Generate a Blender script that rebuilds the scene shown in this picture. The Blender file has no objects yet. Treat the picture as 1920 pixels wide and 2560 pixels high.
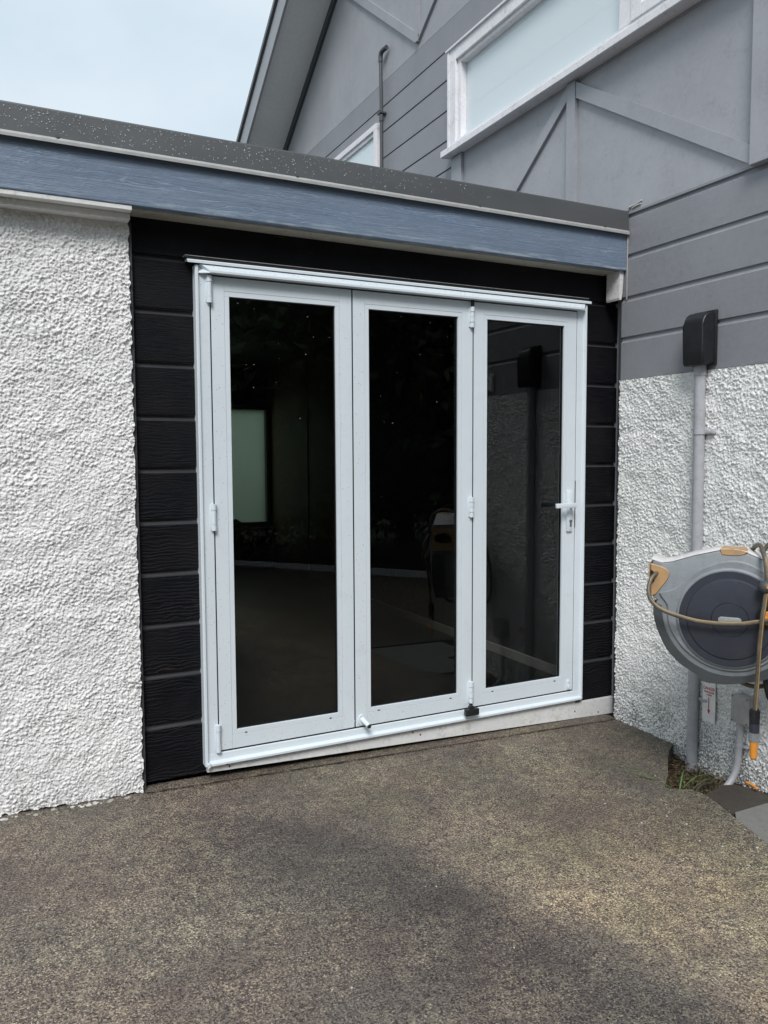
import bpy, bmesh, math, random
import numpy as np
from mathutils import Vector, Matrix
R = math.radians
scene = bpy.context.scene
col = scene.collection

# ------------------------------------------------------------------ camera, sky, sun, exposure
cam_d = bpy.data.cameras.new("camera"); cam = bpy.data.objects.new("camera", cam_d); col.objects.link(cam)
cam_d.sensor_fit = 'VERTICAL'; cam_d.sensor_height = 36.0; cam_d.lens = 1979.93/2560*36.0
cam_d.clip_start = 0.02; cam_d.clip_end = 3000
ca = Vector((0.89333761, -0.44936064, -0.00478751)); cb = Vector((0.03632972, 0.06159743, 0.99743968))
cc = -ca.cross(cb)
CAM = Vector((-0.7481, -3.12735, 1.2507))
mw = Matrix.Identity(4)
for i in range(3):
    mw[i][0] = ca[i]; mw[i][1] = cb[i]; mw[i][2] = -cc[i]; mw[i][3] = CAM[i]
cam.matrix_world = mw
scene.camera = cam

SUN_EL, SUN_AZ = R(47), R(212)     # azimuth measured from +Y towards +X
w = bpy.data.worlds.new("World"); scene.world = w; w.use_nodes = True
nt = w.node_tree; nt.nodes.clear()
sky = nt.nodes.new('ShaderNodeTexSky'); sky.sky_type = 'NISHITA'; sky.sun_disc = False
sky.sun_elevation = SUN_EL; sky.sun_rotation = SUN_AZ; sky.air_density = 1.0; sky.dust_density = 2.0
tc = nt.nodes.new('ShaderNodeTexCoord')
mp = nt.nodes.new('ShaderNodeMapping'); mp.inputs['Scale'].default_value = (1.6, 1.6, 2.6)
no = nt.nodes.new('ShaderNodeTexNoise'); no.inputs['Scale'].default_value = 1.8; no.inputs['Detail'].default_value = 6; no.inputs['Roughness'].default_value = .5
rp = nt.nodes.new('ShaderNodeValToRGB')
rp.color_ramp.elements[0].position = .30; rp.color_ramp.elements[0].color = (3.15, 3.85, 4.4, 1)
rp.color_ramp.elements[1].position = .72; rp.color_ramp.elements[1].color = (4.3, 4.75, 5.05, 1)
mx = nt.nodes.new('ShaderNodeMixRGB'); mx.inputs[0].default_value = .94
bg = nt.nodes.new('ShaderNodeBackground'); bg.inputs[1].default_value = .1
ou = nt.nodes.new('ShaderNodeOutputWorld')
L = nt.links.new
L(tc.outputs['Generated'], mp.inputs[0]); L(mp.outputs[0], no.inputs['Vector']); L(no.outputs[0], rp.inputs[0])
L(sky.outputs[0], mx.inputs[1]); L(rp.outputs[0], mx.inputs[2]); L(mx.outputs[0], bg.inputs[0]); L(bg.outputs[0], ou.inputs[0])

sd = bpy.data.lights.new("sun", 'SUN'); sun = bpy.data.objects.new("sun", sd); col.objects.link(sun)
sd.energy = 1.5; sd.angle = R(22); sd.color = (1.0, .97, .93)
sdir = Vector((math.sin(SUN_AZ)*math.cos(SUN_EL), math.cos(SUN_AZ)*math.cos(SUN_EL), math.sin(SUN_EL)))
sun.rotation_euler = sdir.to_track_quat('Z', 'Y').to_euler()
scene.view_settings.view_transform = 'Standard'; scene.view_settings.look = 'None'
scene.view_settings.exposure = 0.98; scene.view_settings.gamma = 1.0
scene.cycles.max_bounces = 8; scene.cycles.transparent_max_bounces = 12

# ------------------------------------------------------------------ helpers
def tag(o, label=None, cat=None, group=None, kind=None):
    for k, v in (('label', label), ('category', cat), ('group', group), ('kind', kind)):
        if v: o[k] = v
    return o
def empty(name, loc, label, cat, group=None):
    o = bpy.data.objects.new(name, None); col.objects.link(o); o.location = loc; o.empty_display_size = .1
    return tag(o, label, cat, group)
def wloc(o):
    v = Vector((0, 0, 0))
    while o is not None: v = v + o.location; o = o.parent
    return v
class MB:
    """collects shapes given in world coordinates"""
    def __init__(s): s.bm = bmesh.new()
    def box(s, x0, x1, y0, y1, z0, z1, bev=0.0):
        t = bmesh.new(); bmesh.ops.create_cube(t, size=1)
        for v in t.verts:
            v.co = Vector(((x0+x1)/2+v.co.x*(x1-x0), (y0+y1)/2+v.co.y*(y1-y0), (z0+z1)/2+v.co.z*(z1-z0)))
        if bev: bmesh.ops.bevel(t, geom=list(t.edges), offset=bev, segments=2, affect='EDGES', profile=.5)
        return s._add(t)
    def _add(s, t, M=None):
        if M: bmesh.ops.transform(t, matrix=M, verts=t.verts)
        me = bpy.data.meshes.new('tmp'); t.to_mesh(me); t.free(); s.bm.from_mesh(me); bpy.data.meshes.remove(me)
        return s
    def prism(s, pts, f0, f1, caps=True):
        """pts: 2D outline; f0(p)/f1(p) map it to both ends"""
        a = [s.bm.verts.new(f0(p)) for p in pts]; b = [s.bm.verts.new(f1(p)) for p in pts]; n = len(pts)
        for i in range(n):
            s.bm.faces.new((a[i], a[(i+1) % n], b[(i+1) % n], b[i]))
        if caps: s.bm.faces.new(a[::-1]); s.bm.faces.new(b)
        return s
    def px(s, pts, x0, x1):   # outline in (y,z), run along x
        return s.prism(pts, lambda p: (x0, p[0], p[1]), lambda p: (x1, p[0], p[1]))
    def py(s, pts, y0, y1):   # outline in (x,z), run along y
        return s.prism(pts, lambda p: (p[0], y0, p[1]), lambda p: (p[0], y1, p[1]))
    def pz(s, pts, z0, z1):
        return s.prism(pts, lambda p: (p[0], p[1], z0), lambda p: (p[0], p[1], z1))
    def cyl(s, p, q, r, r2=None, seg=20):
        p = Vector(p); q = Vector(q); d = q-p; t = bmesh.new()
        bmesh.ops.create_cone(t, cap_ends=True, segments=seg, radius1=r, radius2=r if r2 is None else r2, depth=d.length)
        M = Matrix.Translation((p+q)/2) @ d.to_track_quat('Z', 'Y').to_matrix().to_4x4()
        return s._add(t, M)
    def sph(s, c, r, sc=(1, 1, 1), seg=12):
        t = bmesh.new(); bmesh.ops.create_uvsphere(t, u_segments=seg, v_segments=seg//2+2, radius=r)
        return s._add(t, Matrix.Translation(c) @ Matrix.Diagonal((*sc, 1)))
    def tube(s, pts, r, seg=10, sub=6, caps=True):
        P = catmull([Vector(p) for p in pts], sub); rings = []
        up = Vector((0, 0, 1)); prev = None
        for i, p in enumerate(P):
            t = (P[min(i+1, len(P)-1)]-P[max(i-1, 0)]).normalized()
            if prev is None: nrm = t.orthogonal().normalized()
            else: nrm = (prev-t*prev.dot(t)).normalized()
            prev = nrm; bi = t.cross(nrm)
            rr = r(i/(len(P)-1)) if callable(r) else r
            rings.append([s.bm.verts.new(p+nrm*math.cos(k*2*math.pi/seg)*rr+bi*math.sin(k*2*math.pi/seg)*rr) for k in range(seg)])
        for a, b in zip(rings, rings[1:]):
            for k in range(seg): s.bm.faces.new((a[k], a[(k+1) % seg], b[(k+1) % seg], b[k]))
        if caps: s.bm.faces.new(rings[0][::-1]); s.bm.faces.new(rings[-1])
        return s
    def build(s, name, mat, parent=None, smooth=False, angle=None):
        bmesh.ops.recalc_face_normals(s.bm, faces=s.bm.faces)
        off = wloc(parent) if parent else Vector((0, 0, 0))
        for v in s.bm.verts: v.co -= off
        me = bpy.data.meshes.new(name); s.bm.to_mesh(me); s.bm.free()
        if smooth:
            for p in me.polygons: p.use_smooth = True
            if angle: me.set_sharp_from_angle(angle=R(angle))
        me.materials.append(mat)
        o = bpy.data.objects.new(name, me); col.objects.link(o); o.parent = parent
        return o
def split(o):
    """one object per loose piece"""
    bm = bmesh.new(); bm.from_mesh(o.data); seen = set(); out = []
    for f in bm.faces:
        if f.index in seen: continue
        st = [f]; grp = []
        seen.add(f.index)
        while st:
            a = st.pop(); grp.append(a.index)
            for e in a.edges:
                for b in e.link_faces:
                    if b.index not in seen: seen.add(b.index); st.append(b)
        out.append(set(grp))
    for k, g in enumerate(out):
        b = bm.copy(); b.faces.ensure_lookup_table()
        bmesh.ops.delete(b, geom=[f for f in b.faces if f.index not in g], context='FACES')
        me = o.data.copy(); b.to_mesh(me); b.free()
        if k == 0: first = me
        else: c = o.copy(); c.data = me; col.objects.link(c); c.parent = o.parent
    o.data = first; bm.free(); return o
def second_mat(o, mat, test):
    o.data.materials.append(mat)
    for p in o.data.polygons:
        if test(p.center+wloc(o.parent)): p.material_index = 1
def catmull(P, sub):
    if sub <= 1 or len(P) < 3: return P
    Q = [P[0]*2-P[1]]+P+[P[-1]*2-P[-2]]; out = []
    for i in range(1, len(Q)-2):
        a, b, c, d = Q[i-1:i+3]
        for k in range(sub):
            t = k/sub
            out.append(.5*((2*b)+(c-a)*t+(2*a-5*b+4*c-d)*t*t+(3*b-a-3*c+d)*t*t*t))
    out.append(P[-1]); return out
def raw(name, V, F, mat, parent=None, smooth=False):
    off = np.array(wloc(parent)) if parent else np.zeros(3)
    me = bpy.data.meshes.new(name); me.from_pydata((np.asarray(V)-off).tolist(), [], F if isinstance(F, list) else F.tolist())
    if smooth: me.polygons.foreach_set('use_smooth', [True]*len(me.polygons))
    me.materials.append(mat); me.update()
    o = bpy.data.objects.new(name, me); col.objects.link(o); o.parent = parent
    return o

# ------------------------------------------------------------------ materials
class Mt:
    def __init__(s, name, color=(.5, .5, .5), rough=.6, metal=0., spec=.5):
        s.m = bpy.data.materials.new(name); s.m.use_nodes = True; s.t = s.m.node_tree
        s.b = s.t.nodes['Principled BSDF']; s.b.inputs['Base Color'].default_value = (*color, 1)
        s.b.inputs['Roughness'].default_value = rough; s.b.inputs['Metallic'].default_value = metal
        s.b.inputs['Specular IOR Level'].default_value = spec
        s.g = s.n('ShaderNodeNewGeometry'); s.pos = s.g.outputs['Position']
    def n(s, t, **k):
        x = s.t.nodes.new(t)
        for a, b in k.items(): setattr(x, a, b)
        return x
    def l(s, a, b): s.t.links.new(a, b)
    def map(s, scale, rot=(0, 0, 0), src=None, loc=(0, 0, 0)):
        m = s.n('ShaderNodeMapping'); m.inputs['Scale'].default_value = scale; m.inputs['Rotation'].default_value = rot
        m.inputs['Location'].default_value = loc
        s.l(src or s.pos, m.inputs[0]); return m.outputs[0]
    def noise(s, scale, detail=4, rough=.5, vec=None, dist=0.):
        x = s.n('ShaderNodeTexNoise'); x.inputs['Scale'].default_value = scale; x.inputs['Detail'].default_value = detail
        x.inputs['Roughness'].default_value = rough; x.inputs['Distortion'].default_value = dist
        s.l(vec or s.pos, x.inputs['Vector']); return x.outputs['Fac']
    def voro(s, scale, feature='F1', vec=None, rand=1.):
        x = s.n('ShaderNodeTexVoronoi'); x.feature = feature; x.inputs['Scale'].default_value = scale; x.inputs['Randomness'].default_value = rand
        s.l(vec or s.pos, x.inputs['Vector']); return x.outputs['Distance']
    def ramp(s, fac, stops):
        x = s.n('ShaderNodeValToRGB'); e = x.color_ramp.elements
        while len(e) < len(stops): e.new(.5)
        for q, (p, c) in zip(e, stops):
            q.position = p; q.color = (*c, 1) if isinstance(c, tuple) else (c, c, c, 1)
        s.l(fac, x.inputs[0]); return x.outputs[0]
    def mix(s, fac, a, b, mode='MIX'):
        x = s.n('ShaderNodeMixRGB', blend_type=mode)
        for i, v in enumerate((fac, a, b)):
            if isinstance(v, (int, float)): x.inputs[i].default_value = v if i == 0 else (v, v, v, 1)
            elif isinstance(v, tuple): x.inputs[i].default_value = (*v, 1)
            else: s.l(v, x.inputs[i])
        return x.outputs[0]
    def math(s, op, a, b=0., c=0.):
        x = s.n('ShaderNodeMath', operation=op)
        for i, v in enumerate((a, b, c)):
            if isinstance(v, (int, float)): x.inputs[i].default_value = v
            else: s.l(v, x.inputs[i])
        return x.outputs[0]
    def xyz(s, i):
        x = s.n('ShaderNodeSeparateXYZ'); s.l(s.pos, x.inputs[0]); return x.outputs[i]
    def sstep(s, v, a, b):
        x = s.n('ShaderNodeMapRange', interpolation_type='SMOOTHSTEP'); s.l(v, x.inputs[0])
        x.inputs[1].default_value = a; x.inputs[2].default_value = b; return x.outputs[0]
    def color(s, o): s.l(o, s.b.inputs['Base Color']); return s
    def rough(s, o): s.l(o, s.b.inputs['Roughness']); return s
    def bump(s, h, strength=.3, dist=.002):
        x = s.n('ShaderNodeBump'); x.inputs['Strength'].default_value = strength; x.inputs['Distance'].default_value = dist
        prev = s.b.inputs['Normal'].links
        if prev: s.l(prev[0].from_socket, x.inputs['Normal'])
        s.l(h, x.inputs['Height']); s.l(x.outputs[0], s.b.inputs['Normal']); return s

def paint(name, color, rough=.45, var=.12, dirt=.0, dirtcol=(.12, .11, .09), grain=0, bump=.15, gdir=(1, 1, 1)):
    """painted surface with faint blotches, optional grime and wood grain"""
    m = Mt(name, color, rough)
    a = m.noise(3.1, 5, .6); b = m.noise(38, 3, .6)
    c = m.mix(m.ramp(a, [(.3, 0.), (.7, 1.)]), tuple(x*(1-var) for x in color), tuple(x*(1+var) for x in color))
    c = m.mix(.25, c, m.ramp(b, [(.3, tuple(x*.8 for x in color)), (.7, tuple(x*1.15 for x in color))]))
    if dirt:
        d = m.ramp(m.math('MULTIPLY', m.noise(9, 6, .7), m.noise(70, 4, .7)), [(.27, 0.), (.42, 1.)])
        c = m.mix(m.math('MULTIPLY', d, dirt), c, dirtcol)
    m.color(c)
    m.rough(m.ramp(b, [(.3, rough*.8), (.7, min(1, rough*1.25))]))
    if grain:
        g = m.noise(1., 6, .65, m.map(gdir), .6)
        m.bump(g, grain, .003)
    m.bump(b, bump, .001)
    return m

def along(ax, s=170, l=7):     # stretched mapping for grain running along an axis
    return tuple(l if i == 'xyz'.index(ax) else s for i in range(3))

# white powder coated aluminium
m = Mt('white_powdercoat', (.70, .74, .78), .38); a = m.noise(5, 5, .6); b = m.noise(260, 2, .5)
m.color(m.mix(m.ramp(m.noise(14, 6, .7), [(.55, 0.), (.8, .35)]), m.mix(a, (.625, .70, .765), (.69, .75, .80)), (.50, .55, .58)))
m.rough(m.ramp(a, [(.3, .30), (.7, .48)])); m.bump(b, .12, .0006); WHITE = m.m
WHITE_OLD = paint('white_timber_paint', (.70, .71, .715), .5, .08, .4, (.22, .20, .15), .35, .3, along('x')).m
SOFFIT = paint('soffit_paint', (.46, .45, .40), .55, .12, .5, (.14, .12, .09), .3, .3, along('x')).m
# blue beam: thick cracked gloss paint on rough sawn timber
m = paint('blue_beam_paint', (.195, .262, .375), .40, .14, .0, grain=.0)
wv = m.noise(1., 7, .6, m.map((2.6, 30, 60)), .6)
blot = m.ramp(m.noise(1., 5, .62, m.map((1.6, 9, 11))), [(.38, 0.), (.64, 1.)])
crack = m.ramp(m.noise(1., 5, .55, m.map((1.8, 20, 26), loc=(3, 0, 1)), 1.0), [(.485, 1.), (.50, .0), (.515, 1.)])
m.bump(wv, .38, .005); m.bump(m.noise(1., 4, .6, m.map((2.0, 60, 170), loc=(2, 2, 2)), .35), .45, .003); m.bump(m.noise(1., 3, .5, m.map((3, 12, 14)), .5), .35, .006); m.bump(crack, .35, .003); m.bump(m.noise(55, 4, .65), .5, .003)
c0 = m.b.inputs['Base Color'].links[0].from_socket
c0 = m.mix(m.math('MULTIPLY', blot, .55), c0, (.262, .330, .430)); c0 = m.mix(m.math('MULTIPLY', crack, .35), c0, (.06, .08, .11))
chip = m.ramp(m.noise(1., 5, .7, m.map((22, 60, 60))), [(.70, 0.), (.74, 1.)])
c0 = m.mix(m.math('MULTIPLY', chip, .6), c0, (.05, .05, .05))
edge = m.math('MULTIPLY', m.sstep(m.xyz('XYZ'.index('Z')), 2.185, 2.157), m.ramp(m.noise(1., 5, .6, m.map((6, 30, 60))), [(.5, 0.), (.62, 1.)]))
m.color(m.mix(m.math('MULTIPLY', edge, .7), c0, (.36, .42, .46))); BEAM = m.m
# roof flashing
m = Mt('grey_roofing_steel', (.085, .084, .083), .42, .25); a = m.noise(2.2, 5, .6, m.map((1, 1, 3)))
m.color(m.mix(a, (.076, .081, .087), (.128, .134, .141))); m.rough(m.ramp(m.noise(9, 5, .6), [(.3, .34), (.7, .55)])); m.bump(m.noise(7, 2), .1, .004); STEEL = m.m
m = Mt('flashing_lip', (.30, .30, .29), .35, .4); m.color(m.mix(m.noise(20, 5, .7), (.38, .38, .38), (.66, .66, .65))); LIP = m.m
# black stained rough sawn boards
m = Mt('black_stained_timber', (.012, .012, .015), .55, 0., .14)
fine = m.noise(1., 5, .7, m.map((10, 300, 300)), .3)
ring = m.n('ShaderNodeTexWave'); ring.wave_type = 'BANDS'; ring.bands_direction = 'Z'
ring.inputs['Scale'].default_value = 22; ring.inputs['Distortion'].default_value = 11; ring.inputs['Detail'].default_value = 3
ring.inputs['Detail Scale'].default_value = 1.1; ring.inputs['Detail Roughness'].default_value = .55
m.l(m.map((.42, 1, 1.0)), ring.inputs['Vector'])
low = m.sstep(m.xyz(2), 1.5, .3)
saw = m.noise(1., 3, .6, m.map((14, 14, 420)))
cb_ = m.mix(m.ramp(fine, [(.35, 0.), (.7, 1.)]), (.0022, .0025, .0038), (.0095, .0100, .0140))
cb_ = m.mix(m.math('MULTIPLY', m.ramp(m.noise(4, 5, .6), [(.45, 0.), (.7, .6)]), 1.), cb_, (.0130, .0130, .0130))
wear = m.math('MULTIPLY', m.ramp(m.noise(5.3, 3, .5), [(.62, 0.), (.70, 1.)]), m.ramp(fine, [(.52, 0.), (.62, 1.)]))
cb_ = m.mix(m.math('MULTIPLY', wear, .8), cb_, (.10, .05, .022))
m.color(cb_); m.rough(m.ramp(fine, [(.3, .38), (.7, .7)]))
m.bump(m.math('MULTIPLY', m.math('MULTIPLY', ring.outputs['Fac'], m.ramp(m.noise(1., 3, .5, m.map((2.2, 1, 5.5))), [(.38, .12), (.62, 1.)])), m.math('ADD', low, .18)), .65, .0038)
m.bump(saw, .5, .0022); m.bump(fine, .6, .002); BLACK = m.m
m = Mt('black_stain_groove_lit', (.03, .03, .034), .45); m.color(m.mix(m.noise(1., 5, .6, m.map((8, 60, 200))), (.012, .013, .016), (.055, .057, .063))); BLACK_LIT = m.m  # groove faces coloured lighter to stand in for the light they catch
# grey house paints
def greywood(name, color, ax):
    m = paint(name, color, .5, .09, .12, (.08, .08, .085), .0, .25)
    g = m.noise(1., 7, .7, m.map(along(ax, 210, 9)), .8)
    patch = m.ramp(m.noise(2.4, 3, .5), [(.42, .15), (.62, 1.)])
    m.bump(m.math('MULTIPLY', g, patch), .42, .0022); return m.m
SIDING = greywood('grey_weatherboard_paint', (.245, .252, .277), 'y')
PANEL = paint('grey_panel_paint', (.335, .342, .370), .55, .10, .25, (.13, .13, .14), .0, .5).m
BATTEN = paint('grey_batten_paint', (.325, .335, .365), .5, .10, .15, (.11, .11, .12), .35, .3, (60, 60, 60)).m
TRIMG = paint('dark_grey_trim', (.050, .053, .060), .5, .12, .2, (.1, .1, .1), .0, .3).m
SOFG = paint('house_soffit_paint', (.72, .72, .72), .6, .05).m
WINW = paint('window_frame_paint', (.76, .75, .78), .45, .07, .5, (.30, .27, .24), .25, .3, (60, 60, 60)).m
# roughcast render
def stucco(name, base, dirty, top=.55, green=False):
    m = Mt(name, base, .62)
    z = m.xyz(2)
    a = m.noise(6, 5, .6); b = m.noise(150, 4, .65)
    c = m.mix(a, tuple(x*.93 for x in base), tuple(min(.9, x*1.06) for x in base))
    c = m.mix(m.math('MULTIPLY', m.ramp(m.noise(2.1, 4, .6), [(.4, 0.), (.65, 1.)]), .5), c, dirty)
    g = m.math('MULTIPLY', m.sstep(z, top, -.12), m.ramp(m.math('ADD', m.math('MULTIPLY', m.noise(105, 3, .7), .72), m.math('MULTIPLY', m.noise(7, 4, .6), .28)), [(.512, 0.), (.535, 1.)]))
    c = m.mix(m.math('MULTIPLY', g, .72), c, (.030, .032, .026))
    sp = m.ramp(m.noise(60, 2, .5), [(.765, 0.), (.79, 1.)])
    c = m.mix(m.math('MULTIPLY', sp, .7), c, (.06, .055, .045))
    m.color(c); m.bump(m.voro(165, 'F1'), .55, .0024); m.bump(b, .6, .0026); m.bump(m.noise(420, 2), .25, .0008); return m.m
STUC_L = stucco('white_roughcast', (.80, .80, .805), (.64, .65, .66), .10)
STUC_R = stucco('white_roughcast_house', (.80, .805, .80), (.68, .72, .69), .42)
# driveway: worn, damp concrete with lichen web
m = Mt('driveway_concrete', (.06, .055, .05), .6)
wp = m.n('ShaderNodeVectorMath', operation='ADD'); nzc = m.n('ShaderNodeTexNoise'); nzc.inputs['Scale'].default_value = 95; nzc.inputs['Detail'].default_value = 2
m.l(m.pos, nzc.inputs['Vector']); sc_ = m.n('ShaderNodeVectorMath', operation='SCALE'); sc_.inputs['Scale'].default_value = .024
m.l(nzc.outputs['Color'], sc_.inputs[0]); m.l(m.pos, wp.inputs[0]); m.l(sc_.outputs[0], wp.inputs[1])
flat = m.map((1, 1, .0), src=wp.outputs[0])
web = m.voro(92, 'DISTANCE_TO_EDGE', flat); agg = m.voro(95, 'F1', flat)
big = m.noise(1.25, 4, .55, m.map((1, 1, 0))); mid = m.noise(6.5, 5, .6, m.map((1, 1, 0))); fin = m.noise(150, 3, .75); fi2 = m.noise(48, 3, .6)
patch = m.ramp(m.math('ADD', m.math('MULTIPLY', m.noise(1.7, 5, .62, m.map((1, 1, 0), loc=(7, 3, 0))), .6), m.math('MULTIPLY', mid, .4)), [(.40, 0.), (.60, 1.)])
base = m.mix(m.ramp(fin, [(.40, 0.), (.60, 1.)]), (.0165, .0143, .0143), (.155, .136, .124))
base = m.mix(m.math('MULTIPLY', m.ramp(fi2, [(.45, 0.), (.62, 1.)]), .35), base, (.040, .031, .030))
webm = m.math('MULTIPLY', m.ramp(web, [(.0, 1.), (.14, 0.)]), m.ramp(m.noise(26, 4, .7), [(.42, 0.), (.60, 1.)]))
base = m.mix(m.math('MULTIPLY', m.math('MULTIPLY', webm, m.math('ADD', patch, .25)), .50), base, (.46, .415, .30))
spk = m.ramp(m.noise(175, 2, .65), [(.565, 0.), (.625, 1.)])
base = m.mix(m.math('MULTIPLY', m.math('MULTIPLY', spk, m.math('ADD', patch, .30)), .62), base, (.54, .475, .345))
brown = m.ramp(m.noise(2.3, 4, .6, m.map((1, 1, 0), loc=(5, 2, 0))), [(.4, 0.), (.62, 1.)])
base = m.mix(m.math('MULTIPLY', brown, .45), base, (1., .84, .85), 'MULTIPLY')
# damp areas with their own outline: sweep from the door towards the lower right; darker and smoother towards both walls
def distmask(cx, cy):
    v = m.n('ShaderNodeVectorMath', operation='DISTANCE'); v.inputs[1].default_value = (cx, cy, 0)
    nz = m.n('ShaderNodeTexNoise'); nz.inputs['Scale'].default_value = 1.9; nz.inputs['Detail'].default_value = 5
    m.l(m.map((1, 1, 0)), nz.inputs['Vector']); s_ = m.n('ShaderNodeVectorMath', operation='SCALE'); s_.inputs['Scale'].default_value = .22
    m.l(nz.outputs['Color'], s_.inputs[0]); ad = m.n('ShaderNodeVectorMath', operation='ADD'); m.l(m.map((1, 1, 0), loc=(-.11, -.11, 0)), ad.inputs[0]); m.l(s_.outputs[0], ad.inputs[1])
    m.l(ad.outputs[0], v.inputs[0]); return v.outputs['Value']
sd_ = m.math('SUBTRACT', 3.861, distmask(-3.042, -2.551))
damp_dark = m.math('MULTIPLY', m.sstep(sd_, -.13, .11), m.sstep(sd_, .80, .08))
damp_dark = m.math('MULTIPLY', damp_dark, m.sstep(m.xyz(1), -.10, -.55))
damp_dark = m.math('MAXIMUM', damp_dark, m.math('MULTIPLY', m.sstep(m.math('ADD', m.xyz(1), m.math('MULTIPLY', mid, .5)), -.05, .30), .60))
damp_dark = m.math('MAXIMUM', damp_dark, m.math('MULTIPLY', m.sstep(m.math('ADD', m.xyz(0), m.math('MULTIPLY', mid, .5)), 1.35, 2.15), .75))
damp_dark = m.math('MAXIMUM', damp_dark, m.ramp(big, [(.54, 0.), (.72, .6)]))
pale_area = m.math('MULTIPLY', m.math('MULTIPLY', m.sstep(sd_, .0, -.18), m.sstep(sd_, -1.25, -.45)), m.sstep(m.xyz(1), -.55, -1.45))  # brighter beyond the sweep, towards the lower right
olive = m.math('MULTIPLY', m.sstep(sd_, .0, -.30), m.ramp(m.noise(3.1, 4, .6, m.map((1, 1, 0), loc=(1, 8, 0))), [(.35, 0.), (.6, 1.)]))
base = m.mix(m.math('MULTIPLY', olive, .55), base, (.94, .98, .80), 'MULTIPLY')
base = m.mix(pale_area, base, m.mix(1., base, (1.45, 1.40, 1.28), 'MULTIPLY'))
base = m.mix(damp_dark, m.mix(1., base, (1.30, 1.26, 1.22), 'MULTIPLY'), m.mix(1., base, (.76, .76, .775), 'MULTIPLY'))
fleck = m.ramp(m.noise(130, 1, .5), [(.765, 0.), (.78, 1.)])
base = m.mix(m.math('MULTIPLY', fleck, .8), base, (.42, .40, .34))
m.color(base); m.rough(m.mix(damp_dark, .72, .42)); m.bump(m.math('SUBTRACT', fin, m.math('MULTIPLY', agg, .8)), .8, .004); m.bump(mid, .3, .02); DRIVE = m.m
# other ground
m = Mt('soil', (.035, .024, .016), .9); m.color(m.mix(m.ramp(m.noise(60, 5, .7), [(.35, 0.), (.65, 1.)]), (.012, .009, .007), (.085, .056, .034))); m.bump(m.noise(70, 5, .7), 1., .012); SOIL = m.m
m = Mt('path_concrete', (.22, .22, .20), .8); m.color(m.mix(m.noise(30, 6, .7), (.13, .13, .125), (.23, .23, .215))); m.bump(m.noise(160, 4, .7), .6, .002); PATH = m.m
m = Mt('dark_concrete', (.045, .038, .033), .8); m.color(m.mix(m.noise(40, 6, .7), (.02, .017, .015), (.085, .072, .06))); m.bump(m.noise(120, 4, .7), .8, .004); DCON = m.m
m = Mt('lawn', (.04, .07, .02), .9); m.color(m.mix(m.noise(12, 6, .7), (.02, .04, .012), (.07, .11, .035))); m.bump(m.noise(90, 4, .7), 1., .03); LAWN = m.m
# plastics
def plastic(name, c, rough=.45, var=.15, scuff=.3, sc=(.4, .4, .4)):
    m = Mt(name, c, rough); a = m.noise(11, 5, .65)
    k = m.mix(a, tuple(x*(1-var) for x in c), tuple(min(1, x*(1+var)) for x in c))
    gr_ = sum(c)/3; k = m.mix(m.math('MULTIPLY', m.ramp(m.noise(24, 6, .72), [(.46, 0.), (.66, 1.)]), .45), k, (gr_*.62+.02, gr_*.60+.02, gr_*.56+.02))
    s = m.ramp(m.noise(1., 5, .75, m.map((30, 30, 70), (.3, .5, .2))), [(.56, 0.), (.75, 1.)])
    m.color(m.mix(m.math('MULTIPLY', s, scuff), k, sc)); m.rough(m.ramp(a, [(.3, rough*.8), (.7, rough*1.25)])); m.bump(m.noise(300, 2), .12, .0006); return m.m
P_GREY = plastic('sun_faded_grey_plastic', (.235, .262, .288), .5, .15, .5, (.10, .105, .11))
P_TOP = plastic('pale_grey_plastic', (.66, .64, .65), .5, .1, .4, (.3, .27, .25))
P_DARK = plastic('dark_grey_plastic', (.060, .068, .076), .5, .15, .3, (.16, .16, .16))
P_NAVY = plastic('dusty_navy_plastic', (.030, .035, .052), .38, .15, .25, (.09, .09, .10))
P_TAN = plastic('faded_orange_plastic', (.50, .30, .135), .5, .15, .4, (.34, .20, .09))
P_ORANGE = plastic('orange_plastic', (.72, .27, .03), .4, .15, .3, (.3, .12, .03))
P_BLACK = plastic('black_plastic', (.010, .011, .014), .40, .2, .18, (.07, .07, .08))
P_CON = plastic('grey_conduit_plastic', (.40, .41, .445), .45, .08, .4, (.18, .16, .14))
P_LABEL = plastic('worn_label', (.30, .33, .32), .4, .2, .5, (.15, .16, .16))
P_BOX = plastic('junction_box_plastic', (.40, .40, .41), .5, .06, .3, (.22, .2, .18))
SIGNW = plastic('sign_white', (.80, .80, .80), .4, .07, .5, (.3, .3, .28))
SIGNR = plastic('sign_red', (.45, .03, .05), .45, .1, .3, (.5, .3, .3))
INK = Mt('ink_black', (.01, .01, .01), .5).m
m = Mt('hose_rubber', (.12, .10, .07), .42)
m.color(m.mix(m.ramp(m.noise(25, 4, .6), [(.35, 0.), (.65, 1.)]), (.080, .070, .052), (.150, .125, .088))); HOSE = m.m
HOSE_S = plastic('hose_stripe', (.42, .25, .09), .45, .15, .3, (.2, .12, .06))
METAL = Mt('cylinder_metal', (.30, .28, .26), .3, .9).m
RUST = plastic('rusty_screw', (.09, .05, .03), .6)
GASKET = Mt('black_gasket', (.006, .006, .007), .5).m
SEAL = paint('old_sealant', (.42, .41, .40), .6, .2, .6, (.15, .13, .1)).m
m = Mt('water_drop', (.75, .8, .85), .04); m.b.inputs['Transmission Weight'].default_value = .35; m.b.inputs['IOR'].default_value = 1.33; DROP = m.m
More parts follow.
